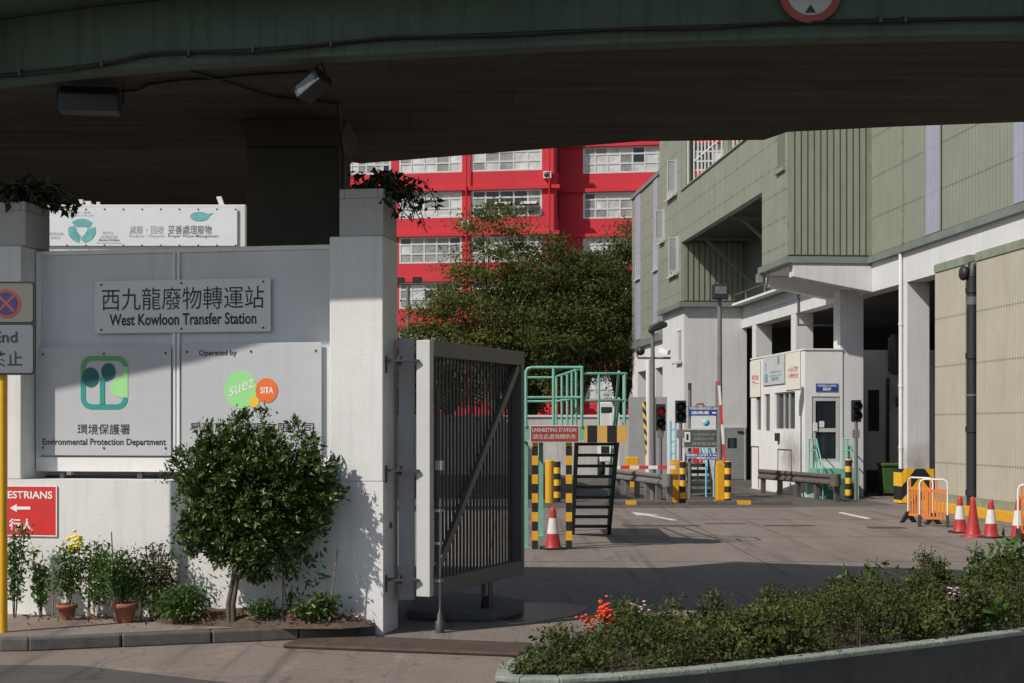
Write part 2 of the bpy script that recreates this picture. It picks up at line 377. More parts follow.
# ------------------------------------------------------------------ lettering
def text(body, x0, x1, z0, z1, y, m, parent, name='lettering', bold=0.0, keep=False, plane='y', depth=.004):
    """raised lettering filling a box on the plane y=const (plane 'y', read from -y) or x=const (plane 'x', read from -x: x0,x1 are y values, far to near)"""
    cu = bpy.data.curves.new('t', 'FONT'); cu.body = body; cu.size = 1; cu.offset = bold; cu.resolution_u = 3
    ob = bpy.data.objects.new('t', cu); C.objects.link(ob)
    bpy.context.view_layer.update()
    me = bpy.data.meshes.new_from_object(ob.evaluated_get(bpy.context.evaluated_depsgraph_get()))
    bpy.data.objects.remove(ob); bpy.data.curves.remove(cu)
    n = len(me.vertices)
    if n == 0: return None
    co = np.empty(n*3); me.vertices.foreach_get('co', co); co = co.reshape(-1,3)
    mn, mxx = co.min(0), co.max(0)
    sx = (x1-x0)/max(1e-6, mxx[0]-mn[0]); sz = (z1-z0)/max(1e-6, mxx[1]-mn[1])
    if keep: k = min(abs(sx), abs(sz)); sx = math.copysign(k, sx); sz = k
    w = (mxx[0]-mn[0])*sx; h = (mxx[1]-mn[1])*sz
    ox = (x0+x1)/2-w/2; oz = (z0+z1)/2-h/2
    a = (co[:,0]-mn[0])*sx+ox; b = (co[:,1]-mn[1])*sz+oz
    bs = base_of.get(parent.name, (0,0,0))
    o3 = np.empty((n,3))
    if plane == 'y': o3[:,0]=a; o3[:,1]=y; o3[:,2]=b
    else: o3[:,0]=y; o3[:,1]=a; o3[:,2]=b
    o3 -= np.array(bs)
    me.vertices.foreach_set('co', o3.ravel()); me.name = name
    me.materials.clear(); me.materials.append(M[m]); me.update()
    o = bpy.data.objects.new(name, me); C.objects.link(o); o.parent = parent; base_of[o.name] = bs
    return o

# ------------------------------------------------------------------ foliage
def leaf_arrays(P, size, up=.5, droop=0.0, aspect=.45, outward=None, jit=.35, centre=None, lean=2.2):
    n = len(P); d = rng.normal(size=(n,3)); d /= np.linalg.norm(d,axis=1)[:,None]
    if outward is not None: d = d*.8+outward
    d[:,2] += up*.4-droop; d /= np.linalg.norm(d,axis=1)[:,None]
    nn = rng.normal(size=(n,3)); nn[:,2] += up*2
    if centre is not None:
        q_ = P-np.array(centre); q_ /= np.linalg.norm(q_,axis=1)[:,None]+1e-9; nn += q_*lean
    r = np.cross(d, nn); r /= np.linalg.norm(r,axis=1)[:,None]+1e-9
    q = np.cross(r, d)
    L = size*(1+jit*rng.normal(size=n)).clip(.5,1.7); W = L*aspect
    a = P; b = P+d*L[:,None]*.45+r*W[:,None]*.5+q*L[:,None]*.06; c = P+d*L[:,None]-q*L[:,None]*.08
    e = P+d*L[:,None]*.45-r*W[:,None]*.5+q*L[:,None]*.06
    V = np.stack([a,b,c,e],1).reshape(-1,3)
    i = np.arange(n)*4
    Fc = np.concatenate([np.stack([i,i+1,i+2],1), np.stack([i,i+2,i+3],1)])
    return V, Fc
def leaf_mesh(name, arrs, mname, parent=None):
    V = []; Fc = []; k = 0
    for v, f in arrs: V.append(v); Fc.append(f+k); k += len(v)
    V = np.concatenate(V); Fc = np.concatenate(Fc)
    if parent: V = V-np.array(base_of.get(parent.name, (0,0,0)))
    me = bpy.data.meshes.new(name); me.vertices.add(len(V)); me.vertices.foreach_set('co', V.astype(np.float32).ravel())
    me.loops.add(len(Fc)*3); me.loops.foreach_set('vertex_index', Fc.astype(np.int32).ravel())
    me.polygons.add(len(Fc)); me.polygons.foreach_set('loop_start', np.arange(0,len(Fc)*3,3,dtype=np.int32))
    me.polygons.foreach_set('loop_total', np.full(len(Fc),3,dtype=np.int32))
    me.update(calc_edges=True); me.materials.append(M[mname])
    o = bpy.data.objects.new(name, me); C.objects.link(o)
    if parent: o.parent = parent; base_of[o.name] = base_of.get(parent.name, (0,0,0))
    return o
def clumps(c, r, n, inner=.35):
    """clump centres in an ellipsoid, more towards the shell"""
    u = rng.normal(size=(n,3)); u /= np.linalg.norm(u,axis=1)[:,None]
    k = (inner+(1-inner)*rng.random(n)**.6)[:,None]
    return np.array(c)+u*k*np.array(r), u
# ================================================================== camera, light
sc = bpy.context.scene
cam = bpy.data.cameras.new('camera'); co = bpy.data.objects.new('camera', cam); C.objects.link(co)
co.location = (0,0,H); co.rotation_euler = (math.pi/2,0,0)
cam.sensor_width = 36; cam.lens = F*36/1024; cam.shift_y = (HY-341.5)/1024; cam.clip_end = 2000; cam.clip_start = .05
sc.camera = co
SD = Vector((.87,.62,-1.0)).normalized()
w = bpy.data.worlds.new('World'); sc.world = w; w.use_nodes = True
nt = w.node_tree; sky = nt.nodes.new('ShaderNodeTexSky'); sky.sky_type = 'NISHITA'; sky.sun_disc = False
sky.sun_elevation = math.asin(-SD.z); sky.sun_rotation = math.atan2(-SD.x, -SD.y)
sky.air_density = 1.3; sky.dust_density = .8; sky.ozone_density = 1.5
nt.links.new(sky.outputs[0], nt.nodes['Background'].inputs[0]); nt.nodes['Background'].inputs[1].default_value = .088
sun = bpy.data.lights.new('sun', 'SUN'); sun.energy = 4.2; sun.angle = math.radians(.55); sun.color = (1,.93,.84)
so = bpy.data.objects.new('sun', sun); C.objects.link(so); so.rotation_euler = SD.to_track_quat('-Z','Y').to_euler()
sc.view_settings.view_transform = 'Standard'; sc.view_settings.look = 'None'; sc.view_settings.exposure = 0
sc.cycles.use_denoising = True; sc.cycles.max_bounces = 8; sc.render.engine = 'CYCLES'

def struct(o): o['kind'] = 'structure'; return o
# ================================================================== ground
def ground_mat(name, col, var, patch, dark, joints=None):
    m = mat(name, col, .9, var, .35, .35, 90); N = m.node_tree.nodes; L = m.node_tree.links
    b = N['Principled BSDF']; src = b.inputs['Base Color'].links[0].from_socket
    tc = [n for n in N if n.type == 'TEX_COORD'][0]
    def layer(src, scale, lo, hi, c, det=8, sc3=(1,1,1)):
        mp = N.new('ShaderNodeMapping'); mp.inputs['Scale'].default_value = sc3; L.new(tc.outputs['Object'], mp.inputs['Vector'])
        n = N.new('ShaderNodeTexNoise'); n.inputs['Scale'].default_value = scale; n.inputs['Detail'].default_value = det; n.inputs['Roughness'].default_value = .7
        L.new(mp.outputs[0], n.inputs['Vector'])
        r = N.new('ShaderNodeValToRGB'); r.color_ramp.elements[0].position = lo; r.color_ramp.elements[1].position = hi
        L.new(n.outputs['Fac'], r.inputs['Fac'])
        x = N.new('ShaderNodeMix'); x.data_type = 'RGBA'; x.blend_type = 'MULTIPLY'; x.inputs['B'].default_value = (*c,1)
        L.new(r.outputs['Color'], x.inputs['Factor']); L.new(src, x.inputs['A']); return x.outputs['Result']
    src = layer(src, .35, .5, .62, (dark,)*3)           # patch repairs
    src = layer(src, .6, .45, .7, (patch,patch*.97,patch*.94), sc3=(1.5,.35,1))   # drag marks
    src = layer(src, 45, .45, .62, (.72,.72,.72), 4)     # aggregate
    src = layer(src, .8, .54, .66, (.62,.61,.60), 6, sc3=(4,.12,1))   # tyre marks
    src = layer(src, 1.3, .58, .64, (1.28,1.24,1.2), 9)   # worn pale areas
    vo = N.new('ShaderNodeTexVoronoi'); vo.feature = 'DISTANCE_TO_EDGE'; vo.inputs['Scale'].default_value = .33
    nz = N.new('ShaderNodeTexNoise'); nz.inputs['Scale'].default_value = 1.5; nz.inputs['Detail'].default_value = 6
    ad = N.new('ShaderNodeVectorMath'); ad.operation = 'MULTIPLY_ADD'; ad.inputs[1].default_value = (1.1,1.1,0); L.new(nz.outputs['Color'], ad.inputs[0]); L.new(tc.outputs['Object'], ad.inputs[2]); L.new(tc.outputs['Object'], nz.inputs['Vector']); L.new(ad.outputs[0], vo.inputs['Vector'])
    lt = N.new('ShaderNodeMath'); lt.operation = 'LESS_THAN'; lt.inputs[1].default_value = .004; L.new(vo.outputs['Distance'], lt.inputs[0])
    xx = N.new('ShaderNodeMix'); xx.data_type = 'RGBA'; xx.blend_type = 'MULTIPLY'; xx.inputs['B'].default_value = (.72,.71,.70,1); L.new(lt.outputs[0], xx.inputs['Factor']); L.new(src, xx.inputs['A']); src = xx.outputs['Result']
    src = layer(src, 3, .62, .68, (.68,.66,.64), 9)      # oil and stains
    L.new(src, b.inputs['Base Color']); return m
M['asphalt'] = ground_mat('asphalt', (.085,.078,.075), .2, .85, .8)
M['yard'] = ground_mat('yard_concrete', (.225,.19,.165), .15, .78, .80)
M['lane'] = ground_mat('lane_asphalt', (.115,.10,.09), .2, .7, .75)
M['apron'] = ground_mat('apron_concrete', (.23,.19,.165), .18, .8, .85)
M['paving'] = ground_mat('pavement_concrete', (.27,.22,.19), .2, .75, .9)
g = MB(); g.box(-300,300,-40,600,-.5,0); struct(g.build('ground','asphalt'))
g = MB(); g.prism([(-40,14.2),(-4,13.9),(-1.2,12.2),(0,9),(0,4),(60,4),(60,14.9),(-1,14.9),(-1.0,15.3),(-40,15.3)],.0,.004,'Z')
struct(g.build('apron','apron'))
g = MB(); g.prism([(-40,15.3),(60,14.902),(60,110),(-40,110)],.0,.005,'Z'); struct(g.build('yard','yard'))
g = MB(); g.prism([(-6,41.6),(2,41.0),(7,41.4),(10.9,42.5),(10.2,70),(-9,70)],.0,.0062,'Z'); struct(g.build('access_lane','lane'))
# painted arrows, joints and covers in the yard
M['road_paint'] = mat('worn_road_paint', (.55,.54,.52), .8, .25, 4, streak=.5, dirt=(.25,.23,.2))
def arrow(x, y, L_, rz, name='painted_arrow'):
    c, s = math.cos(rz), math.sin(rz)
    poly = [(-.08,-L_/2),(.08,-L_/2),(.08,.1*L_),(.3,.1*L_),(0,L_/2),(-.3,.1*L_),(-.08,.1*L_)]
    g = MB(); g.prism([(x+a*c-b*s, y+a*s+b*c) for a,b in poly], .006, .009, 'Z'); return struct(g.build(name,'road_paint'))
arrow(3.5, 37.4, 3.6, math.radians(12))
g = MB(); g.prism([(X(838,38.8),38.8),(X(842,39.1),39.1),(X(871,36.4),36.4),(X(867,36.1),36.1)],.006,.009,'Z'); struct(g.build('lane_mark','road_paint'))
g = MB(); g.box(X(604,43.2),X(672,43.2),43.0,43.25,0,.11); g.box(X(686,43.2),X(790,43.2),43.0,43.25,0,.11); struct(g.build('traffic_island','kerb',bevel=.02))
g = MB()
for p0,p1 in ((625,636),(736,750)): g.box(X(p0,43.2),X(p1,43.2),42.99,43.26,.001,.114)
struct(g.build('island_paint','yellow'))
M['cover'] = mat('cast_iron_cover', (.045,.042,.04), .7, .3, 12)
g = MB()
for px0,px1,py,d in ((622,700,526,.35),(765,815,526,.3),(868,905,528,.5),(705,745,524,.2)):
    D = gd(py); g.box(X(px0,D),X(px1,D),D-d/2,D+d/2,.006,.012)
struct(g.build('drain_cover','cover'))
M['joint'] = mat('joint_sealant', (.07,.065,.06), .9, .2, 9)
g = MB()
for y in (24.6,30.2,35.9,41.5): g.box(-3,14,y,y+.025,.0055,.008)
for x in (-.4,4.1,8.2): g.box(x,x+.025,22,60,.0055,.008)
struct(g.build('slab_joint','joint'))
g = MB()
pd = [(X(px,gd(py)),gd(py)) for px,py in ((498,606),(530,603),(565,604),(590,608),(575,616),(540,622),(505,621),(492,614))]
g.prism(pd,.006,.009,'Z'); M['puddle'] = mat('standing_water',(.02,.022,.026),.32,.3,3,spec=.6); struct(g.build('puddle','puddle'))
# pavement and kerb
WF = Frame(math.atan2(-.75,3.98))
WC = 15.38
def wallpt(px, off=0.0):
    x, D = WF.on_y(px, WC-off); return WF.wld(x, WC-off)
w0 = WF.wld(-22, WC+.3); w1 = WF.wld(-4.29, WC+.3)
side = [(-14,14.9),(-5.03,14.73),(-4.75,14.74),(-2.2,15.54),(-1.62,15.76),(-1.44,15.86)]
def inset(pl, d): return [(x-.3*d,y+.95*d) for x,y in pl]
g = MB(); g.prism([(-30,15.2)]+inset(side,.16)+[wallpt(383,-.05), w0], 0, .13,'Z'); struct(g.build('pavement','paving'))
g = MB(); ins = inset(side,.158)
for i in range(len(side)-1):
    n = max(1, int(math.dist(side[i],side[i+1])/1.0+.5))
    for k in range(n):
        a, b_ = k/n, (k+1)/n-.004
        P = lambda l,t: (l[i][0]+(l[i+1][0]-l[i][0])*t, l[i][1]+(l[i+1][1]-l[i][1])*t)
        g.prism([P(side,a),P(side,b_),P(ins,b_),P(ins,a)], 0, .134,'Z')
struct(g.build('kerb','kerb', bevel=.02))
g = MB()
r_ = 9
pts = []
for px in (150,190,240,290,340,372): pts.append(wallpt(px,.02))
bk = list(pts); fr = [wallpt(px,o) for px,o in ((372,.25),(340,.5),(290,.6),(240,.62),(190,.55),(150,.35))]
top = [wallpt(px,.05) for px in (155,190,240,290,340,368)]
for i in range(5):
    a,b_ = pts[i],pts[i+1]; f0,f1 = fr[5-i],fr[4-i]
    mid0 = ((a[0]+f0[0])/2,(a[1]+f0[1])/2); mid1 = ((b_[0]+f1[0])/2,(b_[1]+f1[1])/2)
    hh = [.16,.22,.26,.25,.22,.16]
    g.add([(*a,hh[i]),(*b_,hh[i+1]),(*mid1,hh[i+1]),(*mid0,hh[i]),(*f1,.128),(*f0,.128)],[(0,1,2,3),(3,2,4,5)])
tag(g.build('soil_bed','soil'), kind='structure')
# ---- fallen leaves on the bed and pavement
P = []
for _ in range(420):
    px = rng.uniform(20,375); x,y = wallpt(px, abs(rng.normal(0,.35))+.05); P.append((x,y,.14+ (.1 if 150<px<370 else 0)))
M['litter'] = leaf_mat('dry_leaves',(.10,.05,.03),(.22,.11,.05),(.3,.18,.08),12,.8,.1)
lo = leaf_mesh('leaf_litter', [leaf_arrays(np.array(P), .05, up=.0)], 'litter'); tag(lo, 'dry brown leaf litter on the planting bed at the wall foot', 'leaf litter', kind='stuff')
# gate threshold plate
g = MB(); g.prism([(X(286,15.2),14.95),(X(520,15.0),14.35),(X(532,15.6),15.05),(X(372,15.6),15.5),(X(300,15.5),15.35)],.006,.05,'Z')
M['rust_plate'] = mat('rusty_steel_plate',(.075,.045,.035),.8,.3,6,.3,60)
tag(g.build('threshold_plate','rust_plate',bevel=.02), 'low rusty brown steel ramp plate lying across the gate opening', 'ramp plate')

# ================================================================== roadside wall
W = thing('boundary_wall','white painted entrance wall with two pillars and a recessed grey metal panel','wall',base=(-4.29,WC,0),rot=WF.th)
def wp(px, py, c=WC):
    x, D = WF.on_y(px, c); return x, Z(py, D)
xr = wp(383,500)[0]; xl = -22
g = MB(); g.box(xl,xr,WC,WC+.6,0,wp(200,480.5)[1]); g.build('low_wall','white_wall',W)
zlow = wp(200,480.5)[1]
xpl = wp(329.5,300)[0]
g = MB(); g.box(xpl,xr,WC-.001,WC+.6,zlow+.0,wp(360,236)[1]); g.build('pillar','white_wall',W,bevel=.012)
xp2 = wp(21,300)[0]
g = MB(); g.box(xp2-1.0,xp2,WC-.001,WC+.6,zlow,wp(5,246)[1]); g.build('pillar','white_wall',W,bevel=.012)
g = MB(); g.box(xl,xp2-1.003,WC+.1,WC+.5,zlow,4.0); g.build('wall_panel','white_wall',W)
c2 = WC+.33
zt = wp(180,250,c2)[1]; zb = wp(100,471.5,c2)[1]
xa = xp2+.015; xb = xpl-.012; xm = wp(177,300,c2)[0]
g = MB(); g.box(xa,xb,c2,c2+.06,zb+.14,zt); g.build('metal_panel','hoard',W)
g = MB()
g.box(xa,xb,c2-.03,c2+.08,zb,zb+.16); g.box(xa,xa+.06,c2-.028,c2+.08,zb+.16,zt+.01)
g.box(xm-.045,xm-.006,c2-.03,c2-.002,zb+.16,zt); g.box(xm+.006,xm+.045,c2-.03,c2-.002,zb+.16,zt)
g.box(xb-.06,xb,c2-.028,c2+.08,zb+.16,zt+.01); g.box(xa+.06,xb-.06,c2-.026,c2+.08,zt-.03,zt+.02)
g.build('panel_frame','frame_white',W,bevel=.006)
g = MB()
for px in (62,140,230): x = wp(px,475,c2)[0]; g.box(x-.03,x+.03,c2-.01,c2+.05,zlow-.01,zb+.01)
g.box(xa,xb,c2+.2,c2+.27,zlow,zlow+.03)
g.build('panel_support','dark_steel',W)
g = MB(); g.lathe((xr+.006,WC+.28,1.15),[(.0001,.0),(.035,.0),(.035,.012),(.0001,.014)],16,'X'); g.build('bell_push','gate_grey',W)

def plate(name,label,cat,px0,px1,py0,py1,c,m,th=.012,group=None,bolts=True):
    x0,z1 = wp(px0,py0,c); x1,_ = wp(px1,py0,c); z0 = wp((px0+px1)/2,py1,c)[1]; z1 = wp((px0+px1)/2,py0,c)[1]
    t = thing(name,label,cat,base=((x0+x1)/2,c,z0),rot=WF.th,group=group)
    g = MB(); g.box(x0,x1,c,c+th,z0,z1); g.build('plate',m,t,bevel=.003)
    if bolts:
        for fx in ((.04,.5,.96) if (x1-x0)>.8 else (.06,.94)):
            for fz in (.07,.93):
                g = MB(); g.lathe((x0+(x1-x0)*fx, c-.012, z0+(z1-z0)*fz),[(.0001,0),(.010,.0),(.012,.006),(.012,.02)],10,'Y'); g.build('bolt','dark_steel',t)
    return t
def wtext(body,px0,px1,py0,py1,c,m,t,**k):
    x0 = wp(px0,py0,c)[0]; x1 = wp(px1,py0,c)[0]; pm = (px0+px1)/2
    return text(body,x0,x1,wp(pm,py1,c)[1],wp(pm,py0,c)[1],c-.003,m,t,**k)
cs = c2-.05
t = plate('station_sign','long pale plate reading West Kowloon Transfer Station in black, above the other two plates','sign',94.5,270.5,279.5,332.5,cs,'plate_white')
wtext('西九龍廢物轉運站',102,264,287,309.5,cs,'ink',t,bold=0)
wtext('West Kowloon Transfer Station',109.5,256.5,313,325,cs,'ink',t,bold=.022)
t = plate('department_sign','grey metal plate with green tree emblem reading Environmental Protection Department','sign',38,171,346,455.5,cs,'plate')
wtext('環境保護署',77.5,130,424,434.5,cs,'ink',t,bold=.004)
wtext('Environmental Protection Department',42.5,166,438.5,447,cs,'ink',t,bold=.018)
def q4(x,y): return wp(x*.3413,250+y*.3413,cs)     # positions read off the photographed emblem
def flat(name,poly,m,t,d=.003,c=None):
    g = MB(); g.prism(poly,cs-d-.001,cs-.001,'Y'); return g.build(name,m,t)
def rr(x0,y0,x1,y1,r,n=6):
    o = []
    for cx_,cy_,a0 in ((x1-r,y0+r,-90),(x1-r,y1-r,0),(x0+r,y1-r,90),(x0+r,y0+r,180)):
        for k in range(n+1): a = math.radians(a0+90*k/n); o.append((cx_+r*math.cos(a),cy_+r*math.sin(a)))
    return o
outer = rr(237,310,375,467,32); inner = rr(251,325,361,452,20)
def ringpart(idx,m):
    g = MB()
    for i in idx:
        j = (i+1)%len(outer)
        g.prism([q4(*outer[i]),q4(*outer[j]),q4(*inner[j]),q4(*inner[i])],cs-.004,cs-.001,'Y')
    g.build('emblem',m,t)
N_ = len(outer)
# split the ring: upper part mid green, lower part teal, a gap at lower right
ringpart([i for i in range(N_) if outer[i][1] < 375 and outer[(i+1)%N_][1] < 375],'mgreen')
ringpart([i for i in range(N_) if outer[i][1] > 430 and outer[(i+1)%N_][1] > 430],'teal')
def seg(x0,y0,x1,y1,m,d=.004): flat('emblem',[q4(x0,y0),q4(x1,y0),q4(x1,y1),q4(x0,y1)],m,t,d)
seg(237,342,251,372,'mgreen'); seg(237,372,251,436,'teal'); seg(361,342,375,432,'lgreen')
def ell(cx_,cy_,rx,ry,a0=0,a1=360,n=24): return [(cx_+rx*math.cos(math.radians(a0+(a1-a0)*k/n)),cy_+ry*math.sin(math.radians(a0+(a1-a0)*k/n))) for k in range(n+(0 if a1-a0>=360 else 1))]
flat('emblem',[q4(*p) for p in ell(361,402,38,31,90,270)],'lgreen',t,.0035)
flat('emblem',[q4(*p) for p in ell(266,373,24,29)],'teal_dark',t,.005)
flat('emblem',[q4(*p) for p in ell(318,356,21,25)],'teal_dark',t,.005)
seg(293,375,307,453,'teal',.0055); seg(251,368,290,374,'teal_dark',.006); seg(307,370,318,384,'teal_dark',.0045)
t = plate('operator_sign','grey plate with green and orange discs, half hidden by the round bush','sign',181.5,321.5,343,460,cs,'plate')
wtext('Operated by',199,237,350,357,cs,'ink',t,bold=.018)
def q5(x,y): return wp(150+x*.2635,300+y*.2635,cs)
flat('green_disc',[q5(*p) for p in ell(345,340,62,72)],'lgreen',t,.003)
flat('orange_disc',[q5(*p) for p in ell(443,343,42,47)],'orange_p',t,.005)
flat('yellow_disc',[q5(*p) for p in ell(395,387,19,20)],'yellow_p',t,.004)
wtext('SITA',260.5,273.5,387,393.5,cs-.004,'white_p',t,bold=.02)
s_ = wtext('suez',229.5,254,381,395,cs-.003,'white_p',t,bold=.0)
# the word climbs to the right: shear its mesh a little
me = s_.data; xs = [v.co.x for v in me.vertices]; x0_ = min(xs); x1_ = max(xs)
for v in me.vertices: v.co.z = v.co.z*.62 + (v.co.x-x0_)*.38 - .02 + .38*0 + (1-.62)*(sum(q.co.z for q in me.vertices[:1]))*0 
zc = sum(v.co.z for v in me.vertices)/len(me.vertices); tgt = wp(241,389,cs)[1]-base_of[t.name][2]
for v in me.vertices: v.co.z += tgt-zc
wtext('昇達廢料處理有限公司',190,314,422.5,432.5,cs,'ink',t,bold=.006)
# red PEDESTRIANS sign, fixed on the low wall
cr = WC-.014
t = plate('pedestrian_sign','red rectangular sign with white arrow reading PEDESTRIANS, low on the wall','sign',-15,57,485.5,536,cr,'red_sign',bolts=False)
def wtext2(b,px0,px1,py0,py1,**k): return wtext(b,px0,px1,py0,py1,cr,'white_p',t,**k)
wtext2('PEDESTRIANS',-10.5,52.5,491,498.5,bold=.02)
wtext2('行人',9,33,518.5,531,bold=.02)
a = [(10,508),(17,504),(17,506.6),(30.5,506.6),(30.5,509.6),(17,509.6),(17,512)]
g = MB(); g.prism([wp(x,y,cr) for x,y in a],cr-.004,cr-.001,'Y'); g.build('arrow','white_p',t)
x0,z1 = wp(-15,485.5,cr); x1,_ = wp(57,485.5,cr); z0 = wp(16,536,cr)[1]; z1 = wp(16,485.5,cr)[1]
g = MB()
for b_ in ((x0,x1,z1-.012,z1+.001),(x0,x1,z0-.001,z0+.012),(x0-.001,x0+.012,z0+.012,z1-.012),(x1-.012,x1+.001,z0+.012,z1-.012)): g.box(b_[0],b_[1],cr-.003,cr-.0005,b_[2],b_[3])
g.build('white_border','white_p',t)

# planter boxes on the pillars
def crate(px0,px1,py0,zbase,label,depth=.56):
    x0 = wp(px0,py0)[0]; x1 = wp(px1,py0)[0]; z1 = wp((px0+px1)/2,py0)[1]
    t = thing('planter_box',label,'planter',base=((x0+x1)/2,WC+.3,zbase),rot=WF.th,group='concrete planter boxes on the wall pillars')
    g = MB(); yb = WC+.01; ye = yb+depth
    g.box(x0,x1,yb,ye,zbase+.002,z1-.1); g.box(x0,x0+.06,yb,ye,z1-.1,z1); g.box(x1-.06,x1,yb,ye,z1-.1,z1); g.box(x0+.06,x1-.06,yb,yb+.06,z1-.1,z1); g.box(x0+.06,x1-.06,ye-.06,ye,z1-.1,z1)
    g.build('box','pillar_conc',t,bevel=.01)
    g = MB(); g.box(x0+.062,x1-.062,yb+.062,ye-.062,z1-.099,z1-.04); g.build('soil','soil',t)
    return (x0,x1,yb,ye,z1)
B1 = crate(339,383,188.5,wp(360,236)[1],'grey concrete planter box on the pillar beside the gate')
B2 = crate(-40,25,202,wp(5,246)[1],'grey concrete planter box on the pillar at the left edge')
def creeper(box, name, label, n, spread, hang):
    x0,x1,yb,ye,z1 = box
    t = thing('creeper_plant',label,'plant',base=((x0+x1)/2,(yb+ye)/2,z1-.04),rot=WF.th)
    arrs = []; g = MB()
    for k in range(n):
        x = rng.uniform(x0+.08,x1-.08); y = rng.uniform(yb+.1,ye-.1); p = [(x,y,z1-.05)]
        dx = rng.uniform(*spread); dy = rng.uniform(-.25,.2); h = rng.uniform(.05,.28)
        for q in range(1,6):
            f = q/5; p.append((x+dx*f, y+dy*f, z1+h*math.sin(f*2.6)*1.1 - hang*max(0,f-.35)*rng.uniform(.2,1)))
        g.tube(p,.006,5)
        for a,b_ in zip(p[:-1],p[1:]):
            for s in range(7): 
                f = rng.random(); arrs.append([a[i]+(b_[i]-a[i])*f+rng.normal(0,.025) for i in range(3)])
    g.build('stems','bark',t)
    leaf_mesh('foliage',[leaf_arrays(np.array(arrs),.085,up=.1,droop=.5,aspect=.5)],'leaf_dark',t)
creeper(B1,'c','dark creeper hanging right from the planter box beside the gate',26,(-.15,.75),.75)
creeper(B2,'c','dark creeper trailing over the planter box at the left edge',30,(-.1,1.0),.25)
# ================================================================== plants at the wall foot
def bush_tree():
    px,py,off = 250,495,.40
    bx,by = wallpt(232,.48)
    t = thing('round_bush','dark glossy round bush with a short bare trunk in front of the operator plate','bush',base=(bx,by,.2))
    cx_,cy_ = wallpt(251,.42); D = cy_
    zc = Z(500,D); rx = 85/F*D; rz = 84/F*D
    g = MB()
    for k in range(2):
        o = (k-.5)*.035
        g.tube([(bx+o,by,.12),(bx+o*1.4-.01,by-.02,.35),(bx+o*1.2+.03,by,.6),(bx+.1+o*3,cy_,.95)],[.034,.028,.025,.02],8)
    for k in range(9):
        a = 2*math.pi*k/9; g.tube([(bx+.05,by,.6),(cx_+.35*rx*math.cos(a),cy_+.1*math.sin(a),zc-.25),(cx_+.75*rx*math.cos(a),cy_+.25*math.sin(a),zc+.3*math.sin(a*2))],[.02,.012,.006],6)
    g.build('trunk','bark',t)
    cl,u = clumps((cx_,cy_,zc),(rx*.97,.36,rz*.97),680,.22)
    ang = np.arctan2(cl[:,2]-zc,cl[:,0]-cx_)
    # uneven outline: bulges and dents by direction
    bul = 1+.09*np.sin(3*ang+.6)+.06*np.sin(7*ang+2)-.03*np.exp(-((ang-2.3)/.45)**2)+.08*np.exp(-((ang-1.45)/.25)**2)
    cl[:,0] = cx_+(cl[:,0]-cx_)*bul; cl[:,2] = zc+(cl[:,2]-zc)*bul
    keep = ~((cl[:,2] < zc-.8*rz) & (np.abs(cl[:,0]-bx) < .10)); cl = cl[keep]; u = u[keep]
    extra = np.array([[X(262,D),cy_,Z(413,D)],[X(265,D),cy_,Z(420,D)],[X(296,D),cy_,Z(424,D)],[X(205,D),cy_,Z(430,D)],[X(330,D),cy_,Z(470,D)],[X(166,D),cy_,Z(478,D)]])
    arrs = []
    for c_,uu in zip(np.concatenate([cl,extra]),np.concatenate([u,np.tile([0,0,1.],(6,1))])):
        n = rng.integers(34,54); sr = rng.uniform(.6,1.15)
        P = c_+rng.normal(size=(n,3))*np.array([.048,.045,.042])*sr
        P[:,1] = np.minimum(P[:,1], cy_+.40)
        arrs.append(leaf_arrays(P,rng.uniform(.048,.072),up=.45,aspect=.42,outward=uu[None]*.6,centre=c_-uu*.03,lean=1.2))
    # drooping twigs below right
    for px_ in (296,304,311,318):
        P = np.stack([np.array([X(px_+rng.normal(0,3),D),cy_,Z(rng.uniform(545,588),D)]) for _ in range(16)])
        arrs.append(leaf_arrays(P,.095,up=-.2,droop=.8,aspect=.4))
    leaf_mesh('foliage',arrs,'leaf_bush',t)
bush_tree()
def small_plant(name,label,px,off,w,h,n,size,mname,z0=.13,stems=6,cat='plant',group=None,sparse=False,aspect=.45):
    x,y = wallpt(px,off)
    t = thing(name,label,cat,base=(x,y,z0),group=group)
    g = MB(); P = []
    for k in range(stems):
        a = rng.uniform(0,6.28); r = rng.uniform(0,.5)*w; tx = x+r*math.cos(a); ty = y+r*math.sin(a)*.5; th = h*rng.uniform(.65,1)
        g.tube([(x+.15*r*math.cos(a),y,z0-.02),((x+tx)/2,(y+ty)/2,z0+th*.5),(tx,ty,z0+th)],.005,5)
        m_ = int(n/stems)
        for q in range(m_):
            f = rng.uniform(.12,1)**(.7); sp = w*.18*(1 if not sparse else .5)
            P.append((x+(tx-x)*f+rng.normal(0,sp), min(y+(ty-y)*f+rng.normal(0,sp*.6), y+off-.03), z0+th*f+rng.normal(0,.02)))
    g.build('stems','bark',t)
    leaf_mesh('foliage',[leaf_arrays(np.array(P),size,up=.4,aspect=aspect)],mname,t)
    return t
GP = 'plants growing along the foot of the white wall'
small_plant('climbing_plant','tall narrow leafy plant at the left edge beside the yellow post',14,.3,.26,1.08,800,.05,'leaf_weed',group=GP)
small_plant('leafy_weed','thin leafy weed between the tall narrow plant and the first flower pot',41,.3,.26,.78,420,.06,'leaf_weed',group=GP,sparse=True)
small_plant('flowering_plant','leafy plant with a yellow flower head growing from the left terracotta pot',68,.36,.42,.66,1000,.05,'leaf_weed',z0=.28,group=GP)
small_plant('climbing_plant','upright twiggy plant tied to bamboo canes between the two terracotta pots',97,.3,.36,.88,1300,.045,'leaf_weed',group=GP)
small_plant('potted_shrub','bushy green shrub in the right terracotta pot',122,.4,.5,.62,1700,.045,'leaf_weed',z0=.28,group=GP,stems=10)
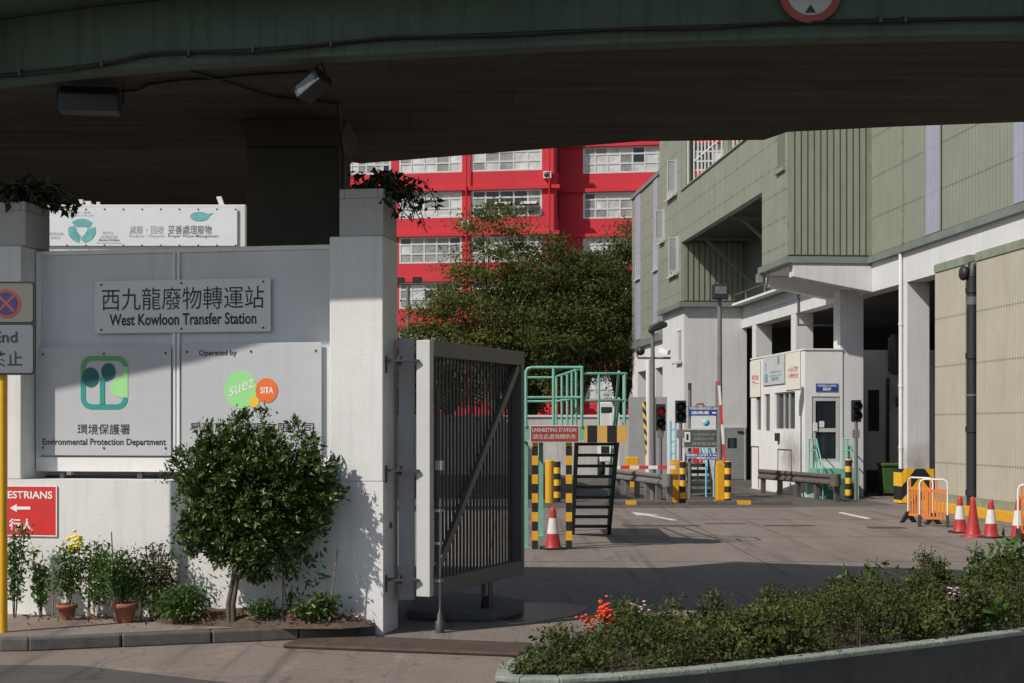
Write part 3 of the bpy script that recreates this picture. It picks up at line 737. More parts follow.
small_plant('twiggy_shrub','tall brownish twiggy shrub behind the low mounded shrub',155,.25,.6,.84,2200,.04,'leaf_hedge',group=GP,stems=14)
small_plant('low_shrub','low mounded green shrub left of the round bush trunk',181,.5,.62,.42,2600,.04,'leaf_weed',group=GP,stems=16)
small_plant('ground_plant','small leafy plant on the soil just right of the bush trunk',262,.45,.35,.22,380,.05,'leaf_weed',z0=.2,group=GP)
small_plant('ground_plant','dark leafy plant on the soil near the pillar end of the bed',318,.4,.5,.28,480,.07,'leaf_bush',z0=.18,group=GP)
small_plant('ground_plant','thin plant with two tall bare shoots in the shade of the round bush',290,.3,.2,.4,70,.05,'leaf_weed',z0=.2,group=GP,sparse=True)
for px,off,lab in ((67,.36,'small terracotta pot, left of the two, at the wall foot'),(125,.45,'larger terracotta pot, right of the two, at the wall foot')):
    x,y = wallpt(px,off); k = .9 if px==67 else 1.1
    t = thing('flower_pot',lab,'pot',base=(x,y,.13),group='terracotta pots')
    g = MB(); g.lathe((x,y,.13),[(.075*k,0),(.105*k,.14*k),(.125*k,.14*k),(.128*k,.19*k),(.11*k,.19*k),(.105*k,.15*k)],20); g.build('pot','terracotta',t)
    g = MB(); g.lathe((x,y,.13),[(.0001,.16*k),(.1*k,.155*k)],16); g.build('soil','soil',t)
x,y = wallpt(75,.34); g = MB()
for k in range(26): g.ball((x+rng.normal(0,.045),y+rng.normal(0,.04),.98+rng.normal(0,.05)),.028,4,(1,1,.5))
g.build('flower_head','flower_yellow',[o for o in C.objects if o.name.startswith('flowering_plant')][0])
g0 = None
for i,(px,ht,lean) in enumerate(((53,.7,.02),(88,.75,.03),(95,.62,0),(116,.95,-.05),(141,.6,.05),(283,.75,0),(328,.8,.1))):
    x,y = wallpt(px,.28); g = MB(); g.tube([(x,y-.02,.12),(x+lean,y,.13+ht)],.008,6)
    tag(g.build('bamboo_cane','bamboo'),['bamboo cane left of the first pot','bamboo cane right of the first pot','second bamboo cane right of the first pot','tall bamboo cane behind the second pot','bamboo cane right of the second pot','thin cane in the bush shadow','leaning cane near the pillar end of the bed'][i],'cane',GP.replace('plants','canes'))
# ================================================================== yellow post sign
t = thing('sign_post','yellow post carrying a no-stopping End plate, cropped by the left edge','road sign',base=(X(2.5,15.2),15.2,.13))
g = MB(); g.tube([(X(2.5,15.2),15.2,.12),(X(2.5,15.2),15.2,Z(283,15.2))],.049,16); g.build('post','yellow_post',t)
Ds = 15.12
def sx(px): return X(px,Ds)
def szz(py): return Z(py,Ds)
def rrw(px0,py0,px1,py1,r): return [(sx(a),szz(b)) for a,b in rr(px0,py0,px1,py1,r)]
g = MB(); g.prism(rrw(-27,281.5,35,375,4),Ds,Ds+.02,'Y'); g.build('plate_edge','ink',t)
M['sign_cream_shaded'] = mat('shaded_cream_plate',(.15,.15,.135),.5,.05,6); M['sign_grey_shaded'] = mat('shaded_grey_plate',(.16,.175,.20),.5,.05,6)  # plates stand in sun; shade is put into their dark colour
g = MB(); g.prism(rrw(-25,283.5,33,322,3),Ds-.004,Ds-.001,'Y'); g.build('upper_plate','sign_cream_shaded',t)
g = MB(); g.prism(rrw(-25,325,33,373,3),Ds-.004,Ds-.001,'Y'); g.build('lower_plate','sign_grey_shaded',t)
def disc(px,py,r0,r1,y0,y1,m,nm):
    g = MB(); o = [(sx(px)+r1/F*Ds*math.cos(a),szz(py)+r1/F*Ds*math.sin(a)) for a in [2*math.pi*k/32 for k in range(32)]]
    g.prism(o,y0,y1,'Y'); g.build(nm,m,t)
M['sign_blue'] = mat('sign_blue_film',(.02,.03,.12),.5,.1); M['sign_red'] = mat('sign_red_film',(.28,.05,.035),.5,.1)
disc(6.5,303.5,0,14.5,Ds-.007,Ds-.0045,'sign_red','no_stopping_ring'); disc(6.5,303.5,0,11.5,Ds-.009,Ds-.0072,'sign_blue','no_stopping_disc')
g = MB()
for s in (-1,1): g.beam((sx(6.5-8),Ds-.0105+s*.0005,szz(303.5+s*8)),(sx(6.5+8),Ds-.0105+s*.0005,szz(303.5-s*8)),.025,.0012,up=(0,1,0))
g.build('no_stopping_cross','sign_red',t)
text('End',sx(-6),sx(17.7),szz(342.5),szz(331.5),Ds-.006,'ink',t,bold=.02)
text('終止',sx(-9),sx(22.5),szz(366.5),szz(351),Ds-.006,'ink',t,bold=.012)

# ================================================================== gate leaf
GA = Vector((X(423,16.0),16.0)); GB = Vector((X(518.5,18.5),18.5)); gth = math.atan2(GB.y-GA.y,GB.x-GA.x); GF = Frame(gth)
gx0,gy0 = GF.loc(*GA); gx1,_ = GF.loc(*GB); Lg = gx1-gx0
zt_g = Z(340,16.0); zb_g = .40
G = thing('metal_gate','large open grey metal gate leaf with vertical pickets and a diagonal brace','gate',base=(gx0,gy0,0),rot=gth)
tk = .16
# local: x along the leaf, -y faces the camera side
g = MB(); g.box(gx0,gx0+.10,gy0-tk/2,gy0+tk/2,zb_g,zt_g); g.build('hinge_stile','gate_lit',G,bevel=.006)
g = MB(); g.box(gx0+.101,gx1-.10,gy0-tk/2+.003,gy0+tk/2-.003,zt_g-.17,zt_g); g.build('top_rail','gate_grey',G,bevel=.004)
g = MB(); g.box(gx0+.101,gx1-.10,gy0-tk/2+.003,gy0+tk/2-.003,zb_g,zb_g+.17); g.build('bottom_rail','gate_grey',G,bevel=.004)
g = MB(); g.box(gx1-.099,gx1,gy0-tk/2,gy0+tk/2,zb_g,zt_g); g.build('outer_stile','gate_grey',G,bevel=.006)
n = 26
for k in range(n):
    x = gx0+.16+(Lg-.34)*k/(n-1); g = MB(); g.box(x-.014,x+.014,gy0+.01,gy0+.030,zb_g+.171,zt_g-.171); g.build('picket','gate_picket',G)
g = MB(); g.beam((gx0+.16,gy0-.04,zb_g+.17),(gx1-.14,gy0-.04,zt_g-.19),.09,.05,up=(0,1,0)); g.build('diagonal_brace','gate_grey',G)
g = MB(); g.box(gx0+.13,gx0+.16,gy0-tk/2-.03,gy0-tk/2-.005,zb_g+.2,zt_g-.5); 
g.build('lock_strip','gate_picket',G)
g = MB(); x = gx0+.145; y = gy0-tk/2-.05; g.tube([(x,y,.1),(x,y,1.45)],.011,8)
for z in (.55,.95,1.3): g.box(x-.045,x+.045,y-.02,y+.05,z,z+.03)
g.box(x-.03,x+.03,y-.03,y+.04,1.75,1.85); g.build('drop_bolt','steel',G)
g = MB(); g.lathe((x,y,.006),[(.05,0),(.05,.12),(.03,.14),(.03,.2),(.012,.22)],12); g.build('bolt_socket','dark_steel',G)
xw = gx0+Lg*.62; g = MB(); g.lathe((xw,gy0-.02,.12),[(.0001,-.03),(.11,-.03),(.115,0),(.11,.03),(.0001,.03)],20,'Y'); wh = g.build('caster_wheel','rubber',G)
g = MB(); g.box(xw-.05,xw+.05,gy0-.07,gy0-.055,.12,zb_g-.002); g.box(xw-.05,xw+.05,gy0+.015,gy0+.03,.12,zb_g-.002); g.build('caster_fork','dark_steel',G)
# second, folded stile plate between pillar and gate with hinges
g = MB(); Dg = 16.32; g.box(X(398.5,Dg),X(414,Dg),Dg,Dg+.12,.33,Z(338,Dg))
hp = thing('gate_post','blue-grey flat steel hinge post between the pillar and the gate leaf','post',base=(X(406,Dg),Dg,0))
M['post_paint'] = mat('post_paint',(.34,.35,.36),.55,.07,3,streak=.3); g.build('post','post_paint',hp,bevel=.005)
for py in (360.5,470.5,580):
    z = Z(py,16.0); g = MB(); g.box(X(386,16.02),X(419,16.02),15.97,16.12,z-.012,z+.012); g.tube([(X(399,16.0),16.04,z-.05),(X(399,16.0),16.04,z+.05)],.03,10)
    g.box(X(384.8,15.97),X(386.5,15.97),15.99,16.35,z-.13,z+.05); g.build('hinge','dark_steel',hp)
# low kerb stones under the gate
g = MB()
kp = [(-1.2,17.2),(-.7,17.0),(-.2,17.0),(.12,17.6),(.15,18.3),(-.3,19.0),(-1.2,19.3)]
g.prism(kp,0,.10,'Z'); struct(g.build('gate_island','kerb',bevel=.03))

# ================================================================== viaduct over the road
near = [(-400,110),(-150,91),(0,77.5),(98,66),(188,58.5),(274,54),(391,48),(550,40.5),(700,35),(860,31),(1024,28),(1200,26),(1500,23)]
far = [(1500,105),(1200,115),(1024,122),(900,126.5),(787,132),(764,140),(640,141.3),(361,163.5),(342,161),(252,149),(100,151),(-400,160)]
ZS = 5.8
def sp(px,py): D = (ZS-H)*F/(HY-py); return (X(px,D),D)
nearp = [sp(*p) for p in near]; farp = [sp(*p) for p in far]
V1 = thing('viaduct','green edged concrete road viaduct crossing overhead','bridge',base=(0,17,0))
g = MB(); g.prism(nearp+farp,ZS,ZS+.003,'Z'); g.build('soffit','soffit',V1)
g = MB()
for a,b_ in zip(nearp[:-1],nearp[1:]): g.prism([a,b_,(b_[0],b_[1]+.25),(a[0],a[1]+.25)],ZS-.05,6.39,'Z')
g.build('fascia','fascia',V1)
g = MB()
for a,b_ in zip(farp[:-1],farp[1:]): g.prism([a,b_,(b_[0],b_[1]-.25),(a[0],a[1]-.25)],ZS+.004,6.39,'Z')
g.build('far_girder','fascia',V1)
slab_near = [(-40,16.5),(-25,15.4),(-8.7,14.58),(-6.5,14.44),(-5.4,14.42),(-4.06,14.19),(0,13.45),(5,12.9),(14,12.2),(22,11.7)]
g = MB(); g.prism(slab_near+[(p[0],p[1]+.1) for p in farp],6.4,6.6,'Z'); g.build('road_deck','fascia',V1)
g = MB()
for a,b_ in zip(slab_near[:-1],slab_near[1:]): g.prism([a,b_,(b_[0],b_[1]+.2),(a[0],a[1]+.2)],6.601,7.5,'Z')
g.build('parapet','fascia',V1)
Dp = 17.55
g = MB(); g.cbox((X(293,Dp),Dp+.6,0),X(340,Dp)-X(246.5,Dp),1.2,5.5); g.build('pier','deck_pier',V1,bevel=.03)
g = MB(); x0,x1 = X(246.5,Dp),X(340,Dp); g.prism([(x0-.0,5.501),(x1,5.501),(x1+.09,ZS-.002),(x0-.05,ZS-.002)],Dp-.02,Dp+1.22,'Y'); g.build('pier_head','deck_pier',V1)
# cables
g = MB()
def fpt(px,py,o=.03):
    # on the fascia face
    for (a,pa),(b_,pb) in zip(zip(near,nearp),zip(near[1:],nearp[1:])):
        if a[0] <= px <= b_[0]: f = (px-a[0])/(b_[0]-a[0]); D = pa[1]+(pb[1]-pa[1])*f; break
    D -= o; return (X(px,D),D,Z(py,D))
pl = [(-60,80),(0,75.5),(20,73),(62,68.5),(100,64),(150,55),(188,52.5),(250,50),(330,44),(390,38.5),(500,34),(620,29),(700,26.5),(780,24),(860,20.5),(950,19),(1024,18.5),(1150,17)]
g.tube([fpt(a,b_) for a,b_ in pl],.016,6)
g.tube([fpt(a,b_+2.2*math.sin(a*.03),.06) for a,b_ in pl],.012,6)
cab = g.build('cable','cable',V1)
g = MB()
def s2(px,py): D = (ZS-.03-H)*F/(HY-py); return (X(px,D),D,ZS-.03)
g.tube([s2(118,92),s2(140,90),s2(150,84.5),s2(185,80),s2(215,79),s2(260,74.5),s2(312,72)],.018,6)
g.tube([fpt(190,53),s2(184,64),s2(190,71),s2(215,78.5),s2(245,88),s2(275,97),s2(318,101),s2(338,104)],.016,6)
g.tube([s2(338,104),(X(344,Dp),Dp-.08,5.4),(X(343.5,Dp),Dp-.08,4.9),(X(338,Dp),Dp-.06,4.4)],.02,6)
g.build('cable','cable',V1)
for px,py in ((20,73),(102,64),(189,52.5),(253,50),(331,44),(905,19.5),(880,20)):
    p = fpt(px,py,.05); g = MB(); g.box(p[0]-.012,p[0]+.012,p[1]-.03,p[1]+.05,p[2]-.025,p[2]+.035); g.build('cable_clip','dark_steel',V1)
# floodlights under the deck
def flood(px,py,D,w_,yaw,pitch,label,glass,roll=0):
    t = thing('floodlight',label,'floodlight',base=(0,0,0),group='floodlights under the viaduct')
    g = MB(); g.prism([(-.13,-.11),(.16,-.07),(.20,.07),(-.06,.14),(-.15,.04)],-w_/2,w_/2,'X'); g.build('housing','black_metal',t,bevel=.01)
    g = MB(); g.add([(-w_/2+.04,-.134,-.095),(w_/2-.04,-.134,-.095),(w_/2-.04,-.152,.03),(-w_/2+.04,-.152,.03)],[(0,1,2,3)]); g.build('lens',glass,t)
    g = MB(); g.tube([(-w_/2-.03,.02,0),(-w_/2-.03,.02,.22),(w_/2+.03,.02,.22),(w_/2+.03,.02,0)],.014,6); g.build('bracket','black_metal',t)
    p = at(px,py,D); t.location = p; t.rotation_euler = (pitch,roll,yaw); t.scale = (1,1.0,1.15) if w_ > .5 else (1,.75,.8); return t
flood(90,103,15.6,.60,.15,-.15,'dark floodlight with black lens hanging left under the viaduct','black_metal')
flood(312,86,14.6,.30,-.45,-.25,'tilted floodlight with grey glass face under the viaduct edge','glow_glass',roll=-.55)
# height limit disc on the fascia
p = fpt(810,-8,.05)
t = thing('height_limit_sign','round red-rimmed height limit sign on the viaduct edge, cut by the top','road sign',base=p)
def dd(r,y0,y1,m,nm):
    g = MB(); g.prism([(p[0]+r*math.cos(2*math.pi*k/40),p[2]+r*math.sin(2*math.pi*k/40)) for k in range(40)],y0,y1,'Y'); g.build(nm,m,t)
dd(.285,p[1]-.02,p[1],'sign_red','rim'); dd(.215,p[1]-.024,p[1]-.0205,'pillar_conc','face')
g = MB(); 
for s in (1,-1):
    zc = p[2]-s*.165; g.prism([(p[0]-.05,zc-s*.03),(p[0]+.05,zc-s*.03),(p[0],zc+s*.045)],p[1]-.027,p[1]-.0242,'Y')
g.build('triangle','ink',t)
# ================================================================== second viaduct far behind, left
V2 = thing('far_viaduct','dark second viaduct deck behind the wall on the left','bridge',base=(-15,50,0))
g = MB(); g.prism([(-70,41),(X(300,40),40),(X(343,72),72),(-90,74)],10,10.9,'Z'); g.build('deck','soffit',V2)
g = MB(); g.prism([(-70,41),(X(300,40),40),(X(300,40),40.3),(-70,41.3)],10.901,11.9,'Z'); g.build('parapet','fascia',V2)
for x_,y_ in ((-9.2,56),(-26,56)):
    g = MB(); g.cbox((x_,y_,0),1.6,1.6,9.999,.2); g.build('pier','deck_pier',V2)
# banner hoarding behind the wall
Db = 36.0
t = thing('banner_hoarding','white box hoarding with a recycling banner, showing above the wall','hoarding',base=(X(146,Db),Db,0))
xb0,xb1 = X(47,Db),X(245.5,Db); zb0,zb1 = Z(258,Db),Z(204.5,Db)
g = MB(); g.box(xb0,xb1,Db,Db+1.4,zb0,zb1); g.build('box','far_white',t,bevel=.02)
for px in (60,230):
    g = MB(); x = X(px,Db); g.box(x-.12,x+.12,Db+.5,Db+.74,0,zb0-.001); g.build('leg','steel',t)
g = MB(); g.box(X(74,Db),X(79,Db),Db+.3,Db+.4,zb1,Z(197.5,Db)); g.box(X(82,Db),X(87,Db),Db+.3,Db+.5,zb1,Z(200,Db)); g.box(X(93,Db),X(96,Db),Db+.3,Db+.4,zb1,Z(200,Db)); g.box(X(74,Db),X(87,Db),Db+.32,Db+.36,Z(200,Db),Z(199,Db)); g.build('roof_vent','far_white',t)
g = MB(); g.prism([(X(216,Db),zb1),(X(221,Db),zb1),(X(217,Db),Z(193,Db)),(X(212,Db),Z(193.5,Db))],Db+.5,Db+.6,'Y'); g.build('roof_strut','far_white',t)
M['banner'] = mat('banner_vinyl',(.74,.75,.77),.5,.03,1.2,.5,1.5)
bn = thing('banner','white vinyl banner with teal recycling arrows and Proper Waste Management lettering','banner',base=(X(142,Db),Db-.03,Z(246,Db)))
yb = Db-.05; g = MB(); g.box(X(47.5,Db),X(237.5,Db),yb,yb+.02,Z(246,Db),Z(208.5,Db)); g.build('sheet','banner',bn)
g = MB()
for k in range(11):
    for py in (209.5,245.5): x = X(49+18.7*k,Db); g.lathe((x,yb-.01,Z(py,Db)),[(.0001,0),(.02,0),(.02,.01)],8,'Y')
g.build('eyelet','dark_steel',bn)
def btext(b_,px0,px1,py0,py1,m,**k): return text(b_,X(px0,Db),X(px1,Db),Z(py1,Db),Z(py0,Db),yb-.006,m,bn,**k)
M['faint_ink'] = mat('faded_grey_print',(.42,.44,.44),.5,.1); M['teal_print2'] = mat('pale_teal_print',(.16,.45,.45),.5,.25,3)
btext('減廢・回收',130,164.5,226,234,'faint_ink',bold=.0); btext('妥善處理廢物',168.5,212,225.5,234.5,'ink_grey',bold=.004)
btext('Reduce • Recycle',130,165,233.8+1,238.2,'faint_ink',bold=.0); btext('Proper Waste Management',168.5,219,234.8,238.4,'ink_grey',bold=.006)
btext('減廢・回收',73,91,211.5,214,'faint_ink',bold=.0); btext('Reduce & Recycle',72,94.5,214.6,217,'faint_ink',bold=.0)
btext('環保設施',50,64,232.5,235.5,'faint_ink',bold=.0); btext('為明天',51,61,236.5,239.5,'faint_ink',bold=.0)
btext('現代化',103,114,231.5,234.5,'faint_ink',bold=.0); btext('處理設施',101,118,235.5,238.5,'faint_ink',bold=.0); btext('Modern Facilities',99.5,120,239,241.3,'ink_grey',bold=.02); btext('for waste treatment',97.5,122,241.8,244,'faint_ink',bold=.0)
for k in range(3):   # three folded arrows round a white centre
    g = MB(); cxp,cyp = 82.5,231
    a0 = math.radians(90+120*k-48); pts_o = []; pts_i = []
    for q in range(9):
        a = a0+math.radians(96)*q/8; pts_o.append((X(cxp,Db)+14.0/F*Db*math.cos(a),Z(cyp,Db)+12.2/F*Db*math.sin(a))); pts_i.append((X(cxp,Db)+(4.2+1.4*abs(q-4)/4)/F*Db*math.cos(a),Z(cyp,Db)+(3.7+1.3*abs(q-4)/4)/F*Db*math.sin(a)))
    a = a0-math.radians(20); tip = (X(cxp,Db)+9.0/F*Db*math.cos(a),Z(cyp,Db)+8.8/F*Db*math.sin(a))
    g.prism(pts_o+pts_i[::-1],yb-.006,yb-.001,'Y'); g.prism([pts_o[0],tip,pts_i[0]],yb-.006,yb-.001,'Y'); g.build('recycling_arrow','teal_print2',bn)
g = MB(); g.prism([(X(200,Db)+9.5/F*Db*math.cos(a),Z(216.8,Db)+4.8/F*Db*math.sin(a)) for a in [2*math.pi*k/24 for k in range(24)]],yb-.006,yb-.001,'Y')
g.prism([(X(206,Db),Z(214,Db)),(X(214,Db),Z(213.3,Db)),(X(207,Db),Z(218.5,Db))],yb-.0062,yb-.0012,'Y'); g.build('leaf_emblem','teal_print2',bn)
M['bld_white'] = mat('building_white_paint', (.60, .60, .61), .85, .05, .8, .1, 45, streak=.4, dirt=(.38, .36, .34))
M['rusty'] = mat('rusty_rail_steel', (.11, .085, .075), .7, .25, 4, streak=.4, dirt=(.06, .035, .025))
# ================================================================== transfer station building
BF = Frame(math.radians(4.84))
U0, UC, UE = 15.045, 12.425, 12.60
def bv(px,u=U0): return BF.on_x(px,u)[0]
def bz(px,py,u=U0): return Z(py,BF.on_x(px,u)[1])
VA = bv(871); VB = bv(762,UC); VC = bv(681.5,UC); VD = bv(659.5,UC); VE = bv(632,UE)
T = thing('transfer_building','long green clad industrial building on white concrete columns, right side','building',base=(U0,VA,0),rot=BF.th)
VN = 16.0; ZR = 16.5
def part(name,m,boxes,bevel=0,parent=T):
    g = MB()
    for b_ in boxes: g.box(*b_)
    return g.build(name,m,parent,bevel=bevel)
part('cladding_wall','green_clad',[(U0,U0+.3,VN,VA-.001,7.54,ZR)])
part('cladding_wall','green_clad_wide',[(UC,UC+.25,VA,VB,7.54,ZR)])
part('cladding_wall','green_clad_wide',[(UC,UC+.25,VB+.001,VC,10.0,12.15)])
part('cladding_wall','green_clad_wide',[(UC,UC+.6,VC+.001,VD,7.54,15.2)])
part('end_wall','green_rib',[(UC+.251,U0,VA+.0,VA+.2,7.54,ZR)])
g = MB(); k = 0; u = UC+.02
while u < U0-.05: g.box(u,u+.15,VA-.05,VA-.001,7.56,ZR-.1); u += .205
g.build('rib','green_rib',T)
part('corner_flashing','cap_green',[(UC-.03,UC+.12,VA-.03,VA-.0005,7.545,ZR),(U0-.1,U0+.02,VA-.085,VA-.077,7.545,ZR)])
# recess
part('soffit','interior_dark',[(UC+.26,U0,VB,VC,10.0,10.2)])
part('recess_wall','green_rib_shaded',[(U0,U0+.3,VB-3,VC,7.54,10.0)])
part('recess_wall','green_rib_shaded',[(UC+.251,U0-.002,VB-.2,VB,7.54,10.0)])
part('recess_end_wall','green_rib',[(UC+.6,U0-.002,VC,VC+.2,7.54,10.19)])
part('recess_end_wall','green_rib',[(UC+.001,UC+.599,VC-.0,VC+.0005,7.54,9.99)])
g = MB(); u = UC+.08
while u < U0-.05: g.box(u,u+.165,VC-.06,VC-.002,7.56,9.98); u += .235
g.build('rib','green_rib',T)
part('roof','interior_dark',[(UC,24,VB,VC+4.5,15.2,15.5)]); part('roof','interior_dark',[(U0+.3,28,VN,VB,16.2,16.45)])
for u_,v_ in ((13.0,bv(704,13.0)),(13.0,bv(739.5,13.0))):
    g = MB(); g.beam((u_,v_,9.98),(U0-.02,v_,8.15),.09,.09); g.beam((UC+.3,v_,9.94),(U0-.02,v_,9.94),.1,.1); g.build('diagonal_strut','skirt',T)
# open upper terrace with white bars
part('sill','cap_green',[(UC-.06,UC+.32,VB+.01,VC-.01,12.151,12.21)])
g = MB()
vals = [bv(px,UC) for px in (686,692,696,699.5,703,706.5,710.5,714.5,719.5,726,731,735,739,744,750)]
for v in vals: g.box(UC+.06,UC+.11,v-.035,v+.035,12.21,15.19)
g.box(UC+.065,UC+.105,bv(750,UC),bv(692,UC),13.0,13.05); g.box(UC+.065,UC+.105,bv(750,UC),bv(692,UC),13.9,13.95)
g.build('window_bars','frame_white',T)
part('post','green_rib',[(UC+.02,UC+.3,bv(725,UC)-.35,bv(725,UC)+.35,12.21,15.19)])
part('post','green_rib',[(UC+.02,UC+.3,bv(684,UC)-.3,bv(684,UC)+.6,12.21,15.19)])
part('niche_shade','green_rib_shaded',[(UC-.004,UC-.001,bv(785,UC),bv(777.5,UC),bz(781,169,UC),ZR-.1)])  # flat strip on the wall; the niche's shade is only its colour
part('niche_sill','cap_green',[(UC-.09,UC-.005,bv(785.5,UC),bv(777,UC),bz(781,169,UC)-.12,bz(781,169,UC))])
# lilac strips
def strip(px0,px1,u,z0,z1): part('light_strip','lilac',[(u-.035,u-.001,bv(px1,u),bv(px0,u),z0,z1)])
strip(927,941,U0,7.56,ZR-.2); strip(1015,1036,U0,7.56,ZR-.2)
part('strip_flashing','cap_green',[(U0-.05,U0-.036,bv(927,U0)-.0,bv(927,U0)+.09,7.555,ZR-.2),(U0-.05,U0-.036,bv(941,U0)-.09,bv(941,U0),7.555,ZR-.2),(U0-.05,U0-.002,bv(903,U0)-.05,bv(903,U0)+.03,7.6,ZR-.2)])
# gutter along the bottom edge
part('gutter','skirt',[(U0-.14,U0+.1,VN,VA-.14,7.30,7.50),(UC-.02,U0+.1,VA-.14,VA-.001,7.30,7.50),(UC-.12,UC+.1,VA-.139,VB+.1,7.30,7.50),(UC-.12,UC+.1,VC-.14,VD,7.30,7.50),(UC+.101,U0-.145,VC-.14,VC+.119,7.301,7.50),(U0-.14,U0-.001,VB+.2,VC-.141,7.30,7.50)])
part('drip_edge','black_metal',[(U0-.06,U0+.1,VN,VA-.08,7.501,7.539),(UC,U0,VA-.09,VA-.001,7.501,7.539),(UC-.03,UC+.1,VA,VB,7.501,7.539),(UC-.03,UC+.1,VC,VD,7.501,7.539),(UC+.1,U0,VC-.08,VC-.001,7.501,7.539)])
part('ledge','white_wall',[(U0-.5,U0-.141,VB+.3,VC-.15,7.33,7.42)]); 
g = MB()
for v in (VB+2,VB+5,VB+8,VB+11): g.box(U0-.5,U0-.46,v,v+.04,7.42,7.75)
g.box(U0-.5,U0-.46,VB+.5,VC-.3,7.75,7.79); g.build('ledge_rail','steel',T)
# overhang floor slab
part('overhang_slab','white_wall',[(UC+.11,U0-.002,VA+.001,VB+.1,7.22,7.50)])
# windows
def bwin(px0,px1,py0,py1,u,openp=True,gm='glass_grey'):
    v1,v0 = bv(px0,u),bv(px1,u); pm=(px0+px1)/2; z1,z0 = bz(pm,py0,u),bz(pm,py1,u)
    g = MB(); g.box(u-.05,u+.02,v0,v0+.06,z0,z1); g.box(u-.05,u+.02,v1-.06,v1,z0,z1); g.box(u-.05,u+.02,v0+.06,v1-.06,z0,z0+.06); g.box(u-.05,u+.02,v0+.06,v1-.06,z1-.06,z1)
    g.box(u-.055,u-.0,(v0+v1)/2-.03,(v0+v1)/2+.03,z0+.06,z1-.06); g.box(u-.14,u-.05,v0-.05,v1+.05,z0-.08,z0-.001)
    f = g.build('window','alu',T); g = MB(); g.box(u-.02,u-.004,v0+.06,v1-.06,z0+.06,z1-.06); g.build('pane',gm,f)
    if openp: 
        g = MB(); za,zb_=z0+.05,z1-.05
        g.box(u-.42,u-.38,v0+.01,v0+.05,za,zb_); g.box(u-.10,u-.055,v0+.01,v0+.05,za,zb_); g.box(u-.38,u-.10,v0+.01,v0+.05,za,za+.05); g.box(u-.38,u-.10,v0+.01,v0+.05,zb_-.05,zb_); g.build('open_sash','alu',f)
        g = MB(); g.box(u-.38,u-.10,v0+.025,v0+.035,za+.05,zb_-.05); g.build('sash_glass','glass_grey',f)
for a in ((668,677,163,197,UC),(660.2,664.5,211,242,UC),(669.5,678.5,239,275,UC)): bwin(*a)
# far, lower block
part('cladding_wall','green_clad_wide',[(UE,UE+.3,VD+.001,VE,6.5,13.85)])
part('roof','interior_dark',[(UE+.01,24,VD+.5,VE,13.4,13.6)])
part('roof_edge','skirt',[(UE-.08,UE+.35,VD+.002,VE+.05,13.851,14.05)])
part('end_wall','green_rib',[(UE+.31,24,VE-.2,VE,6.5,13.84)])
strip(636,641,UE,6.6,13.8); strip(654,658.5,UE,6.6,13.8)
part('gutter','skirt',[(UE-.14,UE+.3,VD,VE,6.2,6.499)])
bwin(636,640.8,257,279,UE,False,'glass'); bwin(654,658.3,245,270,UE,False,'glass')
part('white_beam','far_white',[(UE+.02,UE+.5,VD,VE,5.0,6.199)])
part('column','far_white',[(UE+.02,UE+.8,VE-1.6,VE,0,4.999)]); part('column','far_white',[(UE+.03,UE+.6,bv(655,UE),bv(652,UE),0,4.999)])
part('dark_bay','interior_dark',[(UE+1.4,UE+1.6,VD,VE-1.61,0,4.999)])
# white stair tower
part('tower_wall','bld_white',[(UC+.14,U0+.2,VC+.12,VD-.02,0,7.30)])
bwin(677.3,682.2,330,362,UC+.14,False)
part('blank_panel','plate_white',[(UC+.10,UC+.139,bv(675.5,UC),bv(669,UC),bz(672,363,UC),bz(672,331,UC))])
# lower storey beams and columns
part('beam','bld_white',[(U0,U0+.55,VN,VC+.119,6.42,7.299)])
part('conduit','white_wall',[(U0-.05,U0-.001,bv(805),bv(748),6.94,6.99)])
for i,d in enumerate((61.1,55.2,49.3,43.4,37.5,31.6,25.7)):
    v = BF.loc(X(755.6,61.1),61.1)[1]+(d-61.1)/.9964*1.0
    if i == 2: vv = BF.loc(X(805,47.6),47.6)[1]+.03; part('column','bld_white',[(U0-.62,U0+.15,vv,vv+.7,0,6.60)],.015)
    elif i == 3: add_blob('column_stained','bld_white',(.3,v-VA,1.15),(.8,1.5,.75),(.25,.21,.17),.75); part('column','column_stained',[(U0+.001,U0+.68,v,v+.6,0,6.419)],.015)
    else: part('column','bld_white',[(U0+.001,U0+.68,v,v+.6,0,6.419)],.015)
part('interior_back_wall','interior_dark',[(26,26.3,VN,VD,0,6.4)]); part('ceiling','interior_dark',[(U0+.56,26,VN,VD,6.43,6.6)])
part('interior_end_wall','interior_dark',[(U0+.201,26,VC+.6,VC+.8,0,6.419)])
vi = BF.loc(X(880,52),52)[1]
part('interior_wall','white_wall',[(U0+.69,19.5,vi,vi+.2,0,Z(350,52))])
iu = lambda px: BF.on_y(px,vi)[0]; iz = lambda py: Z(py,BF.on_y(885,vi)[1])
part('interior_window','black_metal',[(iu(868),iu(879),vi-.02,vi-.001,iz(431),iz(390))])
part('interior_dark_patch','interior_dark',[(iu(866),iu(880.5),vi-.03,vi-.001,.0,iz(470))])  # flat dark sheet over the lower part of the wall
g = MB(); g.tube([(iu(887),vi-.08,.3),(iu(887),vi-.08,iz(378))],.06,8); g.tube([(iu(893),vi-.35,iz(375)),(iu(893),vi-.35,iz(335))],.2,12); g.tube([(iu(889),vi-.2,iz(372)),(iu(889),vi-.2,iz(338))],.1,10); g.build('interior_duct','dark_steel',T)
